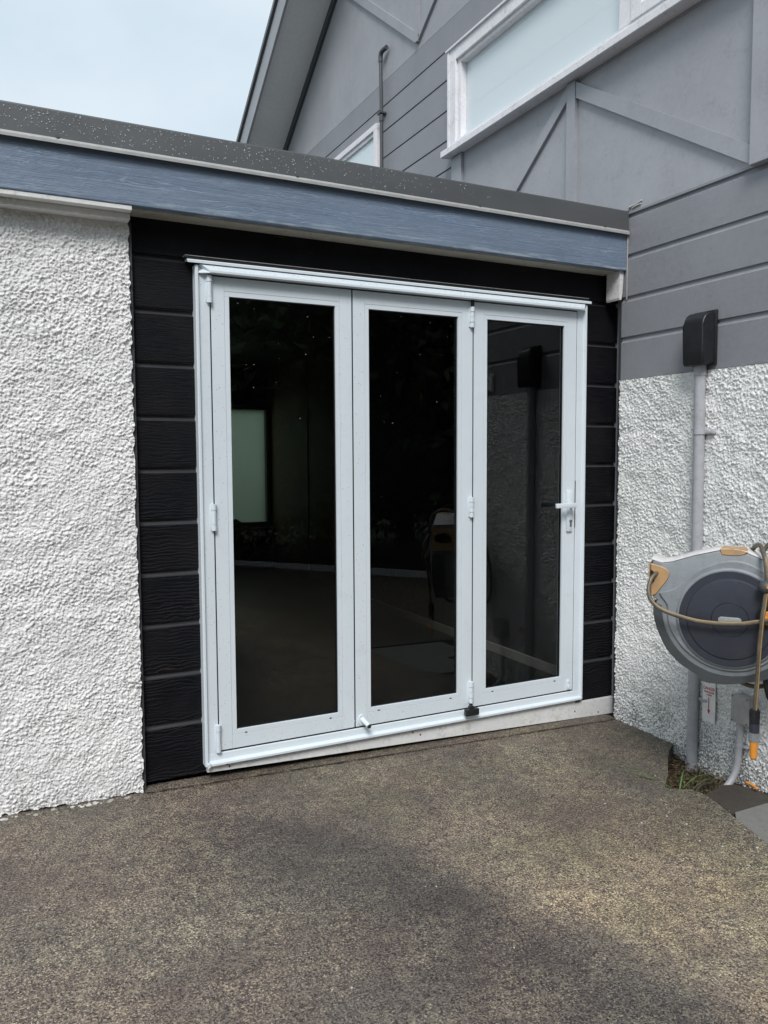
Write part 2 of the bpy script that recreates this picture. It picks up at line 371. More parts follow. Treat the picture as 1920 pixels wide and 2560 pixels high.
# interiors
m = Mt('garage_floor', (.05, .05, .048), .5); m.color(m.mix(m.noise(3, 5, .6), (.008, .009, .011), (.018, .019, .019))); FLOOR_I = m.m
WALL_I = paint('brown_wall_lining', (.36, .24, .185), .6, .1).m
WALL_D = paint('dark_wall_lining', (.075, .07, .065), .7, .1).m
LINING_SHADE = paint('lining_shade', (.022, .021, .021), .6, .1).m  # same lining coloured darker near the door, standing in for weaker light
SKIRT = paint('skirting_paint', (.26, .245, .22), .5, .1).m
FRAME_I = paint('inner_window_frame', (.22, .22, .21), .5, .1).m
BLIND = Mt('white_blind', (.80, .83, .845), .7); BLIND.b.inputs['Subsurface Weight'].default_value = 0; BLIND = BLIND.m
def glass(name, tint, ior, rough=0.):
    mt = bpy.data.materials.new(name); mt.use_nodes = True; t = mt.node_tree; t.nodes.clear()
    tr = t.nodes.new('ShaderNodeBsdfTransparent'); tr.inputs[0].default_value = (*tint, 1)
    gl = t.nodes.new('ShaderNodeBsdfGlossy'); gl.inputs['Roughness'].default_value = rough; gl.inputs[0].default_value = (1, 1, 1, 1)
    lw = t.nodes.new('ShaderNodeLayerWeight'); lw.inputs[0].default_value = .5
    pw = t.nodes.new('ShaderNodeMath'); pw.operation = 'POWER'; pw.inputs[1].default_value = 5; t.links.new(lw.outputs['Facing'], pw.inputs[0])
    fr = t.nodes.new('ShaderNodeMath'); fr.operation = 'MULTIPLY_ADD'; fr.inputs[1].default_value = 1-ior; fr.inputs[2].default_value = ior; t.links.new(pw.outputs[0], fr.inputs[0])
    mx = t.nodes.new('ShaderNodeMixShader'); o = t.nodes.new('ShaderNodeOutputMaterial')
    t.links.new(fr.outputs[0], mx.inputs[0]); t.links.new(tr.outputs[0], mx.inputs[1]); t.links.new(gl.outputs[0], mx.inputs[2]); t.links.new(mx.outputs[0], o.inputs[0])
    return mt
GLASS = glass('tinted_door_glass', (.78, .80, .80), .034)
GLASS_W = glass('window_glass', (.97, .985, .99), .035)
m = Mt('frosted_glass', (.45, .60, .50), .4); m.b.inputs['Transmission Weight'].default_value = 0
tl = m.n('ShaderNodeBsdfTranslucent'); tl.inputs[0].default_value = (.62, .68, .58, 1)
mxs = m.n('ShaderNodeMixShader'); mxs.inputs[0].default_value = .9
o_ = [x for x in m.t.nodes if x.type == 'OUTPUT_MATERIAL'][0]
m.l(m.b.outputs[0], mxs.inputs[1]); m.l(tl.outputs[0], mxs.inputs[2]); m.l(mxs.outputs[0], o_.inputs[0]); FROST = m.m
# vegetation
def leafmat(name, a, b):
    m = Mt(name, a, .5); r = m.g.outputs['Random Per Island']; m.color(m.mix(r, a, b)); return m.m
LEAF = leafmat('dark_leaf', (.020, .040, .012), (.07, .11, .035))
LEAF2 = leafmat('mid_leaf', (.03, .06, .02), (.10, .15, .05))
GRASS = leafmat('grass_blade', (.035, .065, .016), (.15, .13, .06))
BARK = Mt('bark', (.05, .04, .03), .9).m

# ------------------------------------------------------------------ roughcast geometry
def vnoise(u, v, cell, seed):
    rg = np.random.default_rng(seed); T = rg.random((256, 256))
    x = u/cell; y = v/cell; i = np.floor(x).astype(int); j = np.floor(y).astype(int); fx = x-i; fy = y-j
    fx = fx*fx*(3-2*fx); fy = fy*fy*(3-2*fy)
    g = lambda a, b: T[a % 256, b % 256]
    return (g(i, j)*(1-fx)+g(i+1, j)*fx)*(1-fy)+(g(i, j+1)*(1-fx)+g(i+1, j+1)*fx)*fy
def blobs(u, v, cell, seed):
    rg = np.random.default_rng(seed); A = rg.random((256, 256)); B = rg.random((256, 256)); H = rg.random((256, 256)); S = rg.random((256, 256))
    x = u/cell; y = v/cell; i = np.floor(x).astype(int); j = np.floor(y).astype(int); out = np.zeros_like(x)
    for a in (-1, 0, 1):
        for b in (-1, 0, 1):
            I = (i+a) % 256; J = (j+b) % 256
            dx = x-(i+a+A[I, J]); dy = y-(j+b+B[I, J]); th = S[I, J]*3.1
            c, s = np.cos(th), np.sin(th); p = dx*c+dy*s; q = (-dx*s+dy*c)*1.6
            d2 = (p*p+q*q)/(.35+.5*S[J, I])**2
            out = np.maximum(out, H[I, J]**.6*np.sqrt(np.clip(1-d2, 0, 1)))
    return out
def rough_h(u, v, seed):
    wu = u+.010*(vnoise(u, v, .02, seed+7)-.5)+.004*(vnoise(u, v, .007, seed+9)-.5); wv = v+.010*(vnoise(u, v, .02, seed+8)-.5)+.004*(vnoise(u, v, .007, seed+10)-.5)
    dens = .65+1.1*vnoise(u, v, .09, seed+3)
    h = .0052*blobs(wu, wv, .0108, seed)*dens+.0042*blobs(wu+.3, wv, .0066, seed+1)+.0070*(vnoise(u, v, .05, seed+2)-.5)+.0030*vnoise(wu, wv, .0055, seed+4)
    return h
def roughwall(name, mat, parent, org, uax, nax, lu, lv, step, seed, ragged=True, base=None):
    """grid in u (horizontal) and z; org is the lower corner; nax the outward normal"""
    nu = max(2, int(lu/step)+1); nv = max(2, int(lv/step)+1)
    U, Vv = np.meshgrid(np.linspace(0, lu, nu), np.linspace(0, lv, nv), indexing='ij')
    org = np.array(org, float); uax = np.array(uax, float); nax = np.array(nax, float)
    h = rough_h(U+seed*1.7, Vv+3.1, seed)
    zb = np.zeros_like(U) if base is None else base(org[0]+uax[0]*U, org[1]+uax[1]*U)-org[2]
    Z = zb+(lv-zb)*(Vv/lv)
    if ragged:
        j = .004*(vnoise(U, Vv, .018, seed+20)-.5)*2
        e = np.zeros_like(U); e[0, :] = 1; e[-1, :] = 1; U2 = U+e*j*1.2
        e = np.zeros_like(U); e[:, 0] = 1; Z = Z+e*(j*2.0)
    else: U2 = U
    P = org+U2[..., None]*uax+h[..., None]*nax; P[..., 2] += Z
    # folded back border
    idx = np.arange(nu*nv).reshape(nu, nv)
    F = np.stack([idx[:-1, :-1], idx[1:, :-1], idx[1:, 1:], idx[:-1, 1:]], -1).reshape(-1, 4)
    V = P.reshape(-1, 3)
    loop = list(idx[:, 0])+list(idx[-1, 1:])+list(idx[-2::-1, -1])+list(idx[0, -2:0:-1])
    back = V[loop].copy(); back -= nax*np.dot(back-org, nax)[:, None]; back -= nax*.03
    n0 = len(V); V = np.vstack([V, back]); k = len(loop)
    F2 = np.array([[loop[i], loop[(i+1) % k], n0+(i+1) % k, n0+i] for i in range(k)])
    return raw(name, V, np.vstack([F, F2]), mat, parent, smooth=True)

W = 2.107
def gz(x, y): return -.060-.022*x+.013*y      # driveway level

# ------------------------------------------------------------------ ground
MBg = MB(); MBg.bm.faces.new([MBg.bm.verts.new(p) for p in ((-400, -400, -.42), (400, -400, -.42), (400, 400, -.42), (-400, 400, -.42))])
tag(MBg.build('ground', LAWN), kind='structure')
outl = [(-9, 0.02), (-9, -7.6), (1.2, -7.6), (1.9, -7.55), (3.7, -5.2), (5.2, -4.2), (5.6, -1.92), (1.618, -1.92), (1.66, -1.319), (1.715, -1.152), (1.762, -1.034), (1.782, -.93), (1.765, -.885), (1.70, -.850),
        (1.683, -.83), (1.80, -.735), (1.93, -.610), (2.022, -.532), (2.07, -.50), (2.115, -.47), (2.115, 0.02)]
d = MB(); d.prism(outl, lambda p: (p[0], p[1], gz(*p)-.13), lambda p: (p[0], p[1], gz(*p)))
tag(d.build('driveway', DRIVE), kind='structure')
ck = MB(); rk = random.Random(2); pu = []; pl = []
for i in range(61):
    x = -.236+2.33*i/60; y = -.050-.058*i/60+rk.uniform(-.0016, .0016); wd = rk.uniform(.0008, .0026); pu.append((x, y+wd)); pl.append((x, y-wd))
vs = [ck.bm.verts.new((x, y, gz(x, y)+.0085)) for x, y in pl]; vt = [ck.bm.verts.new((x, y, gz(x, y)+.0085)) for x, y in pu]
for i in range(60): ck.bm.faces.new((vs[i], vs[i+1], vt[i+1], vt[i]))
tag(ck.build('driveway_crack', GASKET), kind='structure')
# strip of thin slab edge next to the wall, behind the crack line
c = MB(); c.prism([(-.235, -.045), (2.09, -.105), (2.09, .03), (-.235, .03)], lambda p: (p[0], p[1], gz(*p)-.02), lambda p: (p[0], p[1], gz(*p)+.0045))
tag(c.build('threshold_strip', DRIVE), kind='structure')
V = []; nx, ny = 60, 60; rg = np.random.default_rng(5)
for i in range(nx):
    for j in range(ny):
        x = 1.60+.55*i/(nx-1); y = -1.95+1.6*j/(ny-1)
        V.append((x, y, gz(x, y)-.055+.018*math.sin(7*x+3)*math.cos(9*y)+rg.normal()*.006))
F = [[i*ny+j, (i+1)*ny+j, (i+1)*ny+j+1, i*ny+j+1] for i in range(nx-1) for j in range(ny-1)]
tag(raw('soil_strip', V, F, SOIL, None, True), kind='structure')
p = MB(); p.prism([(1.770, -1.100), (1.715, -1.15), (1.65, -1.319), (1.62, -1.9), (2.25, -1.9), (2.25, -1.46), (2.03, -1.46), (2.03, -1.10), (1.95, -1.095)],
                  lambda q: (q[0], q[1], gz(*q)-.12), lambda q: (q[0], q[1], gz(*q)-.006))
tag(p.build('side_path', PATH), kind='structure')
p = MB(); p.prism([(1.795, -.925), (1.80, -1.0), (1.765, -1.08), (1.772, -1.097), (1.95, -1.092), (2.045, -1.098), (2.05, -.99), (2.01, -.90), (1.95, -.885), (1.87, -.905)],
                  lambda q: (q[0], q[1], gz(*q)-.12), lambda q: (q[0], q[1], gz(*q)-.016))
tag(p.build('broken_paving', DCON), kind='structure')

# ------------------------------------------------------------------ garage (the building with the bifold door)
G = empty('garage', (0, 0, 0), 'low flat roofed garage with black boards, blue beam and white glazed bifold door', 'garage')
def boards(mb, run, a0, a1, face, sgn, z_lo, z_hi, joints, g=.026, dep=.0175):
    """rusticated weatherboards; run axis x or y; face coordinate, sgn outward sign; joints = top edge heights of faces"""
    rnd = random.Random(3); pts = []; js = sorted([j for j in joints if z_lo < j < z_hi], reverse=True)
    pts.append((0, z_hi))
    for j in js:
        o = rnd.uniform(-.0015, .0015)
        pts += [(o, j+g+.001), (-.001+o, j+g), (-dep*.9, j+g+.0005), (-dep, j+g-.003), (-dep*.95, j+g*.60), (-dep*.78, j+g*.34), (-dep*.45, j+g*.13), (-.0012, j+.0008), (0, j-.0008)]
    pts += [(0, z_lo), (-.045, z_lo), (-.045, z_hi)]
    P = [(face+sgn*q, z) for q, z in pts]
    return mb.px(P, a0, a1) if run == 'x' else mb.py(P, a0, a1)
JB = [-.03+.2025*i for i in range(1, 11)]     # .17 ... 1.995
mb = MB(); boards(mb, 'x', -.228, .012, .010, -1, -.032, 1.995+.026, JB)
second_mat(mb.build('left_cladding', BLACK, G), BLACK_LIT, lambda c: c.y > .0125 and c.y < .035)
mb = MB(); boards(mb, 'x', 1.925, 2.172, .010, -1, -.022, 1.995+.026, JB)
second_mat(mb.build('right_cladding', BLACK, G), BLACK_LIT, lambda c: c.y > .0125 and c.y < .035)
mb = MB(); mb.box(-.228, .9800, .0098, .050, 2.0192, 2.165); mb.box(.9815, 2.172, .0092, .050, 2.0192, 2.165)
mb.build('top_board', BLACK, G)
mb = MB(); mb.box(-.2465, -.2295, -.012, .05, gz(-.24, 0)-.02, 2.12, .002); mb.build('edge_trim', TRIMG, G)
# stucco part
roughwall('roughcast_wall', STUC_L, G, (-1.45, -.020, -.05), (1, 0, 0), (0, -1, 0), 1.45-.2425, 2.165, .0030, 11, base=lambda x, y: gz(x, -.02)+.004)
roughwall('roughcast_wall', STUC_L, G, (-5.0, -.020, -.05), (1, 0, 0), (0, -1, 0), 5.0-1.45, 2.165, .012, 12, base=lambda x, y: gz(x, -.02)+.004)
# kick board under the sill
ka = MB(); ka.prism([(.010, .003), (1.900, -.004), (1.900, -.018), (2.160, -.020), (2.160, -.105), (.010, -.024)],
                    lambda q: (q[0], -.022, q[1]), lambda q: (q[0], .002, q[1]))
kick = ka.build('kick_board', WHITE_OLD, G)
sc = MB()
for x, z in ((.091, -.004), (.10, -.014), (.994, -.030), (.955, -.012), (1.898, -.058), (2.053, -.085)): sc.cyl((x, -.0235, z), (x, -.018, z), .0042, seg=10)
split(sc.build('screw', RUST, kick))
# beam, battens, soffit, block
bm_ = MB(); bm_.box(-5.0, 2.1085, -.120, -.084, 2.151, 2.325, .003); bm_.build('fascia_beam', BEAM, G)
so = MB(); so.box(-.238, 2.075, -.0838, .0088, 2.148, 2.162); so.build('soffit_board', SOFFIT, G)
ba = MB(); ba.box(-5.0, -.2425, -.116, -.020, 2.1335, 2.1505, .002); ba.box(-5.0, -.2435, -.078, -.020, 2.110, 2.1333, .003); ba.build('timber_batten', WHITE_OLD, G)
bl = MB(); bl.prism([(2.0765, 2.1505), (2.1020, 2.1505), (2.0960, 2.050), (2.0890, 2.012), (2.0785, 2.010), (2.0745, 2.02)], lambda q: (q[0], -.104, q[1]), lambda q: (q[0], -.012, q[1]))
bl.build('corner_block', WHITE_OLD, G)
# flashing
fl = MB(); fl.px([(-.1300, 2.3360), (-.1325, 2.3370), (-.1300, 2.428), (-.1285, 2.4335), (-.124, 2.4345), (-.06, 2.432), (-.06, 2.430), (-.1235, 2.4325), (-.127, 2.428), (-.1275, 2.336)], -5.0, 2.103)
flash = fl.build('roof_flashing', STEEL, G)
li = MB(); li.px([(-.1275, 2.3385), (-.1330, 2.3388), (-.1420, 2.3285), (-.1415, 2.3185), (-.1395, 2.3180), (-.1395, 2.3275), (-.1320, 2.3358), (-.1275, 2.336)], -5.0, 2.101); li.build('drip_edge', LIP, flash)
scr = MB()
for x in (-1.35, -.486, .384, 1.236, 1.949):
    scr = MB(); scr.cyl((x, -.139, 2.343), (x, -.131, 2.343), .0055, seg=6); scr.cyl((x, -.1335, 2.343), (x, -.131, 2.343), .0085, seg=14); scr.build('roofing_screw', STEEL, flash)
rf = MB(); rf.box(-5.0, 2.09, -.083, 5.35, 2.33, 2.405); rf.build('flat_roof', STEEL, G)
# inside
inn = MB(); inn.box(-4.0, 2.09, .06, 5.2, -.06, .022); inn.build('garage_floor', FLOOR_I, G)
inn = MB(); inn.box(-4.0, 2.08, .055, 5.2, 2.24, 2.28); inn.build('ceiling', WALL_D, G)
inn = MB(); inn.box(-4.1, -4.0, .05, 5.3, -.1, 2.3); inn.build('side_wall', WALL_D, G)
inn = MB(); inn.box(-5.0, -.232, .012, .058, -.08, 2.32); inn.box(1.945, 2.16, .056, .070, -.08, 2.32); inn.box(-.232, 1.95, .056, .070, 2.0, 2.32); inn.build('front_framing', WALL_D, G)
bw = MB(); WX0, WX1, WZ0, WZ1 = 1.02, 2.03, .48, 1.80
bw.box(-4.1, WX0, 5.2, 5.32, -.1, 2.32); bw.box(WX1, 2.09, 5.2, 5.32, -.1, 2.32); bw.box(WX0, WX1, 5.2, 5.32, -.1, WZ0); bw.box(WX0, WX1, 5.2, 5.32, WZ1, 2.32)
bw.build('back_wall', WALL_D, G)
iw = MB(); iw.box(2.062, 2.089, .071, 3.3, .0225, 2.235); iw.build('wall_lining', LINING_SHADE, G); iw = MB(); iw.box(2.0622, 2.089, 3.305, 5.19, .0225, 2.235); iw.build('wall_lining', WALL_I, G)
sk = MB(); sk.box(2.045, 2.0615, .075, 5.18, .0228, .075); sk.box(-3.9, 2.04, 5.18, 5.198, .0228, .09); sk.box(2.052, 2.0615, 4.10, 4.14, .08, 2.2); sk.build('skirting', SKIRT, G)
wf = MB()
for a in ((WX0, WX1, WZ1-.05, WZ1), (WX0, WX1, WZ0, WZ0+.05), (WX0, WX0+.05, WZ0+.051, WZ1-.051), (WX1-.03, WX1, WZ0+.051, WZ1-.051)): wf.box(a[0], a[1], 5.19, 5.30, a[2], a[3])
wfo = wf.build('back_window', FRAME_I, G)
pn = MB(); pn.box(WX0+.051, WX1-.031, 5.25, 5.256, WZ0+.051, WZ1-.051); pn.build('pane', FROST, wfo)
sl = MB(); sl.box(WX0-.05, WX1+.03, 5.13, 5.189, WZ0-.03, WZ0-.005); sl.build('sill', SKIRT, wfo)

# ---- door frame
fr = MB(); YF = -.022
# jambs with raised outer flange
for x0, x1, s in ((.0, .057, 1), (1.939, 1.885, -1)):
    P = [(x0, .05), (x0, -.030), (x0+s*.004, -.034), (x0+s*.011, -.034), (x0+s*.014, -.024), (x0+s*.017, YF), (x1-s*.002, YF), (x1, YF+.002), (x1, .05)]
    fr.pz(P, .004, 1.985)
frame = fr.build('door_frame', WHITE, G)
# head: sloping drip profile, mitred at its ends
hd = MB()
def yz_sweep(mb, prof, xl, xr):
    a = [mb.bm.verts.new((xl(q), q[0], q[1])) for q in prof]; b = [mb.bm.verts.new((xr(q), q[0], q[1])) for q in prof]; n = len(prof)
    for i in range(n): mb.bm.faces.new((a[i], a[(i+1) % n], b[(i+1) % n], b[i]))
    mb.bm.faces.new(a[::-1]); mb.bm.faces.new(b)
prof = [(-.0, 1.9885), (-.0360, 1.9890), (-.0385, 1.9860), (-.0405, 1.9835), (-.0560, 1.9680), (-.0590, 1.9640), (-.0590, 1.9560), (-.0555, 1.9540), (-.030, 1.9560), (0, 1.9570)]
yz_sweep(hd, prof, lambda q: .013+max(0, -q[0]-.03)*1.4, lambda q: 1.926-max(0, -q[0]-.03)*1.0)
hd.box(.057, 1.885, .0, .05, 1.954, 1.99)
hd.build('head_drip', WHITE, frame)
hf = MB(); hf.px([(.0, 2.0060), (-.0400, 2.0030), (-.0430, 1.9990), (-.0430, 1.9905), (-.0405, 1.9900), (-.0400, 1.9985), (0.0, 1.9998)], -.031, 1.9535); hf.build('head_flashing', WHITE, frame)
gk = MB(); gk.box(-.036, 1.945, -.031, .009, 2.0065, 2.0170, .002); gk.build('flashing_gasket', GASKET, frame)
lf = MB(); lf.px([(-.0315, 2.0172), (-.0335, 2.0172), (-.0335, 2.0188), (.009, 2.0210), (.009, 2.0172)], -.037, 1.946); lf.build('flashing_upstand', SEAL, frame)
# sill
si = MB(); yz_sweep(si, [(.05, .050), (-.020, .0500), (-.0225, .0475), (-.0245, .022), (-.040, .0165), (-.0425, .0140), (-.0425, .0060), (-.0400, .0040), (.05, .0042)], lambda q: .0155, lambda q: 1.9245)
si.build('sill', WHITE, frame)
ct = MB(); ct.prism([(.006, -.002), (.0165, .004), (.0195, .018), (.0165, .0205), (.0065, .016)], lambda q: (q[0], -.046, q[1]), lambda q: (q[0], -.034, q[1])); ct.build('corner_cap', WHITE, frame)
# black strips set forward in the door gaps, standing in for their shade
vd = MB()
for x in (.0595, .667, 1.2765, 1.8835): vd.box(x-.0036, x+.0036, -.0175, .0105, .0560, 1.9520)
vd.box(.06, 1.883, -.0165, .0, .0505, .0570); vd.box(.06, 1.883, -.0165, -.0005, 1.9508, 1.9550); split(vd.build('dark_gap_strip', GASKET, frame))
# ---- leaves
def leaf(x0, x1, gx0, gx1):
    z0, z1, gb, gt = .0575, 1.9500, .1332, 1.8770; yb = .012; f = -.0205
    b = MB(); bd = .0195
    o = [(x0, z0), (x1, z0), (x1, z1), (x0, z1)]; i = [(gx0-bd, gb-bd), (gx1+bd, gb-bd), (gx1+bd, gt+bd), (gx0-bd, gt+bd)]
    # butted members with hairline joints
    b.box(x0, gx0-bd, f, yb, z0, z1, .0012); b.box(gx1+bd, x1, f, yb, z0, z1, .0012)
    b.box(gx0-bd+.0002, gx1+bd-.0002, f, yb, z0, gb-bd, .0008); b.box(gx0-bd+.0002, gx1+bd-.0002, f, yb, gt+bd, z1, .0008)
    lo = b.build('door_leaf', WHITE, G)
    e = MB(); h = .0007; ff = f+.0008
    e.box(gx0-bd+h, gx1+bd-h, ff, yb, gt, gt+bd-h, .0008); e.box(gx0-bd+h, gx1+bd-h, ff, yb, gb-bd+h, gb, .0008)
    e.box(gx0-bd+h, gx0, ff, yb, gb+.0003, gt-.0003, .0008); e.box(gx1, gx1+bd-h, ff, yb, gb+.0003, gt-.0003, .0008)
    e.build('glazing_bead', WHITE, lo)
    k = MB(); k.box(gx0-bd-.002, gx1+bd+.002, yb-.018, yb-.016, gb-bd-.002, gb-.001); k.box(gx0-bd-.002, gx1+bd+.002, yb-.018, yb-.016, gt+.001, gt+bd+.002)
    k.box(gx0, gx1, -.009, .004, gb, gb+.0045); k.box(gx0, gx1, -.009, .004, gt-.004, gt); k.box(gx0, gx0+.003, -.009, .004, gb+.0046, gt-.0041); k.box(gx1-.0045, gx1, -.009, .004, gb+.0046, gt-.0041)
    k.build('gasket', GASKET, lo)
    gl = MB(); gl.box(gx0-.004, gx1+.004, -.004, -.002, gb-.004, gt+.004); gl.build('glass_pane', GLASS, lo)
    wd = gx1-gx0; wh = MB()
    for q in (gx0+wd*.085, gx1-wd*.085):
        P = [(q+.0058*math.cos(R(t)), gb-bd+.0005+.0050*math.sin(R(t))) for t in range(0, 181, 20)]
        wh.prism(P, lambda s_: (s_[0], f-.0006, s_[1]), lambda s_: (s_[0], f+.004, s_[1]))
    split(wh.build('weep_hole', GASKET, lo))
    return lo
l1 = leaf(.0620, .6635, .1347, .5890); l2 = leaf(.6700, 1.2735, .7447, 1.1957); l3 = leaf(1.2800, 1.8815, 1.3542, 1.8057)
def hinge(xc, z0, z1, par, kn=3, r=.0105):
    h = MB(); n = kn; L_ = (z1-z0)/ (n if n == 4 else 1)
    segs = [(z0, z0+(z1-z0)*.22, 1.), (z0+(z1-z0)*.235, z0+(z1-z0)*.765, .86), (z0+(z1-z0)*.78, z1, 1.)] if n == 3 else \
           [(z0+k*L_+.0012, z0+(k+1)*L_-.0012, 1. if k % 2 else .86) for k in range(4)]
    for a, b, q in segs: h.cyl((xc, -.0300, a), (xc, -.0300, b), r*q, seg=20)
    h.cyl((xc, -.0300, z0+.001), (xc, -.0300, z1-.001), r*.6, seg=12)
    h.box(xc-.013, xc+.013, -.026, -.0195, z0+.003, z1-.003, .001)
    return h.build('hinge', WHITE, par, True, 40)
for a, b in ((1.846, 1.949), (.956, 1.061), (.056, .167)): hinge(.0545, a, b, l1)
for a, b in ((1.831, 1.925), (.961, 1.056), (.080, .184)): hinge(1.2645, a, b, l2, 4, .0112)
t = MB(); t.cyl((1.2690, -.026, 1.925), (1.2690, -.026, 1.957), .008); t.build('top_pivot', P_BLACK, l2, True, 40)
t = MB(); t.cyl((1.2600, -.034, .056), (1.2600, -.034, .080), .0075); t.box(1.216, 1.288, -.066, -.0435, .0305, .062, .003)
t.prism([(1.236, .0605), (1.268, .0605), (1.262, .074), (1.250, .078), (1.240, .074)], lambda q: (q[0], -.058, q[1]), lambda q: (q[0], -.0435, q[1])); t.build('guide_block', P_BLACK, l2, True, 30)
# door stop at foot of second leaf
t = MB(); P = [(.696+.0165*math.cos(R(a)), .0865+.0235*math.sin(R(a))) for a in range(0, 360, 15)]
t.prism(P, lambda q: (q[0], -.0275, q[1]), lambda q: (q[0], -.0205, q[1])); t.cyl((.698, -.026, .090), (.7080, -.0745, .072), .0115, .0100)
ds = t.build('door_stop', WHITE, l2, True, 40); t = MB(); t.cyl((.7078, -.0740, .0722), (.7095, -.0800, .0700), .0100, .0085); t.build('rubber_tip', P_BLACK, ds, True, 40)
# lever handle on third leaf
t = MB(); t.box(1.8275, 1.8605, -.0310, -.0207, .868, 1.070, .0018); t.cyl((1.8440, -.030, 1.000), (1.8440, -.062, 1.000), .0095)
t.box(1.7300, 1.8540, -.0700, -.0585, .989, 1.0115, .0018); hn = t.build('door_handle', WHITE, l3, True, 30)
t = MB(); t.cyl((1.8490, -.0325, .9185), (1.8490, -.030, .9185), .0088); t.box(1.8440, 1.8540, -.0323, -.030, .892, .914, .003); t.build('lock_cylinder', METAL, hn, True, 40)
t = MB(); t.box(1.8482, 1.8498, -.0330, -.032, .913, .924); t.build('keyhole', GASKET, hn)
t = MB(); t.box(1.8400, 1.8600, -.0265, -.0207, .060, .112, .002); t.box(1.8450, 1.8555, -.034, -.0266, .066, .088, .002); t.cyl((1.8500, -.0266, .102), (1.8500, -.029, .102), .004, seg=12); t.build('foot_bolt', WHITE, l3, True, 30)
t = MB(); t.box(1.8818, 1.8848, -.0225, -.019, .885, 1.120); t.build('lock_strip', GASKET, l3)

# ---- rain drops on the flashing, the first leaf and the frame
rnd = random.Random(4); V = []; F = []
def drop(x, y, z, r, nrm):
    n = Vector(nrm).normalized(); t1 = n.orthogonal().normalized(); t2 = n.cross(t1); b = len(V); K = 7; p = Vector((x, y, z))
    for k in range(K):
        a = k*2*math.pi/K; V.append(tuple(p+(t1*math.cos(a)+t2*math.sin(a))*r))
    for k in range(K):
        a = k*2*math.pi/K; V.append(tuple(p+(t1*math.cos(a)+t2*math.sin(a))*r*.7+n*r*.45))
    V.append(tuple(p+n*r*.62))
    for k in range(K):
        F.append([b+k, b+(k+1) % K, b+K+(k+1) % K, b+K+k]); F.append([b+K+k, b+K+(k+1) % K, b+2*K])
for _ in range(560):
    x = min(rnd.uniform(-.9, 1.3), rnd.uniform(-.9, 1.6)); z = 2.345+.08*rnd.random()**.8
    drop(x, -.1310-(2.428-z)*.018, z, rnd.choice((.0010, .0013, .0017, .0023)), (0, -1, 0))
for _ in range(300):
    x = rnd.uniform(-.9, 2.05); drop(x, -.1405, rnd.uniform(2.320, 2.329), rnd.choice((.0012, .0018, .0025)), (0, -1, .1))
for _ in range(330):
    x = rnd.choice((rnd.uniform(.064, .112), rnd.uniform(.02, .052), rnd.uniform(.595, .66), rnd.uniform(.675, .72))); z = rnd.uniform(.07, 1.93)
    drop(x, -.0208 if x > .06 else -.0222, z, rnd.choice((.0012, .0016, .0022)), (0, -1, 0))
for _ in range(170):
    x = rnd.uniform(.06, 1.9); q = rnd.random(); drop(x, -.0405-.0155*q-.0006, 1.9835-.0155*q, rnd.choice((.0012, .0016, .002)), (0, -1, 1))
for _ in range(120):
    x = rnd.uniform(.1, 1.24); drop(x, -.0210, rnd.uniform(.062, .11), rnd.choice((.001, .0014, .002)), (0, -1, 0))
for _ in range(30):
    x = rnd.uniform(.14, 1.19)
    if .589 < x < .7447: continue
    drop(x, -.0042, 1.87-.5*rnd.random()**2, rnd.choice((.0008, .0011, .0016)), (0, -1, 0))
tag(raw('raindrops', V, F, DROP, G, True), kind='stuff')

# ------------------------------------------------------------------ house
H = empty('house', (W, 1.5, 0), 'two storey gabled house clad in grey weatherboards over white roughcast', 'house')
YB, YN, RY, RZ, SL = 4.95, -1.41, 1.62, 6.39, .645       # back, near end, ridge
def rake(y): return 4.354+SL*(4.776-y) if y >= RY else 4.354+SL*(4.776-2*RY+y)
core = MB(); core.prism([(YN+.01, -.3), (YB, -.3), (YB, rake(YB)+.05), (RY, rake(RY)+.02), (YN+.01, rake(YN)+.05)], lambda q: (W+.068, q[0], q[1]), lambda q: (8.5, q[0], q[1]))
core.build('wall', PANEL, H)
roughwall('roughcast_base', STUC_R, H, (W+.002, -.086, -.2), (0, -1, 0), (-1, 0, 0), 1.318, 1.8185, .0034, 31, base=lambda x, y: gz(x, y)-.02-.10*np.clip((-.42-y)/.15, 0, 1))
SJ = [1.802, 1.998, 2.200, 2.397]
mb = MB(); boards(mb, 'y', -.088, YN, W, -1, 1.6200, 2.4180, SJ, .027, .0095)
mb.build('lower_weatherboards', SIDING, H)
mb = MB()
UJ = [2.56, 2.76, 2.96, 3.160, 3.352, 3.548, 3.745, 3.936]
boards(mb, 'y', 1.500, 4.80, W, -1, 2.42, 4.122, UJ, .012, .012)
boards(mb, 'y', 1.4995, YN, W, -1, 3.885, 4.122, [3.936], .012, .012)
mb.build('upper_weatherboards', SIDING, H)
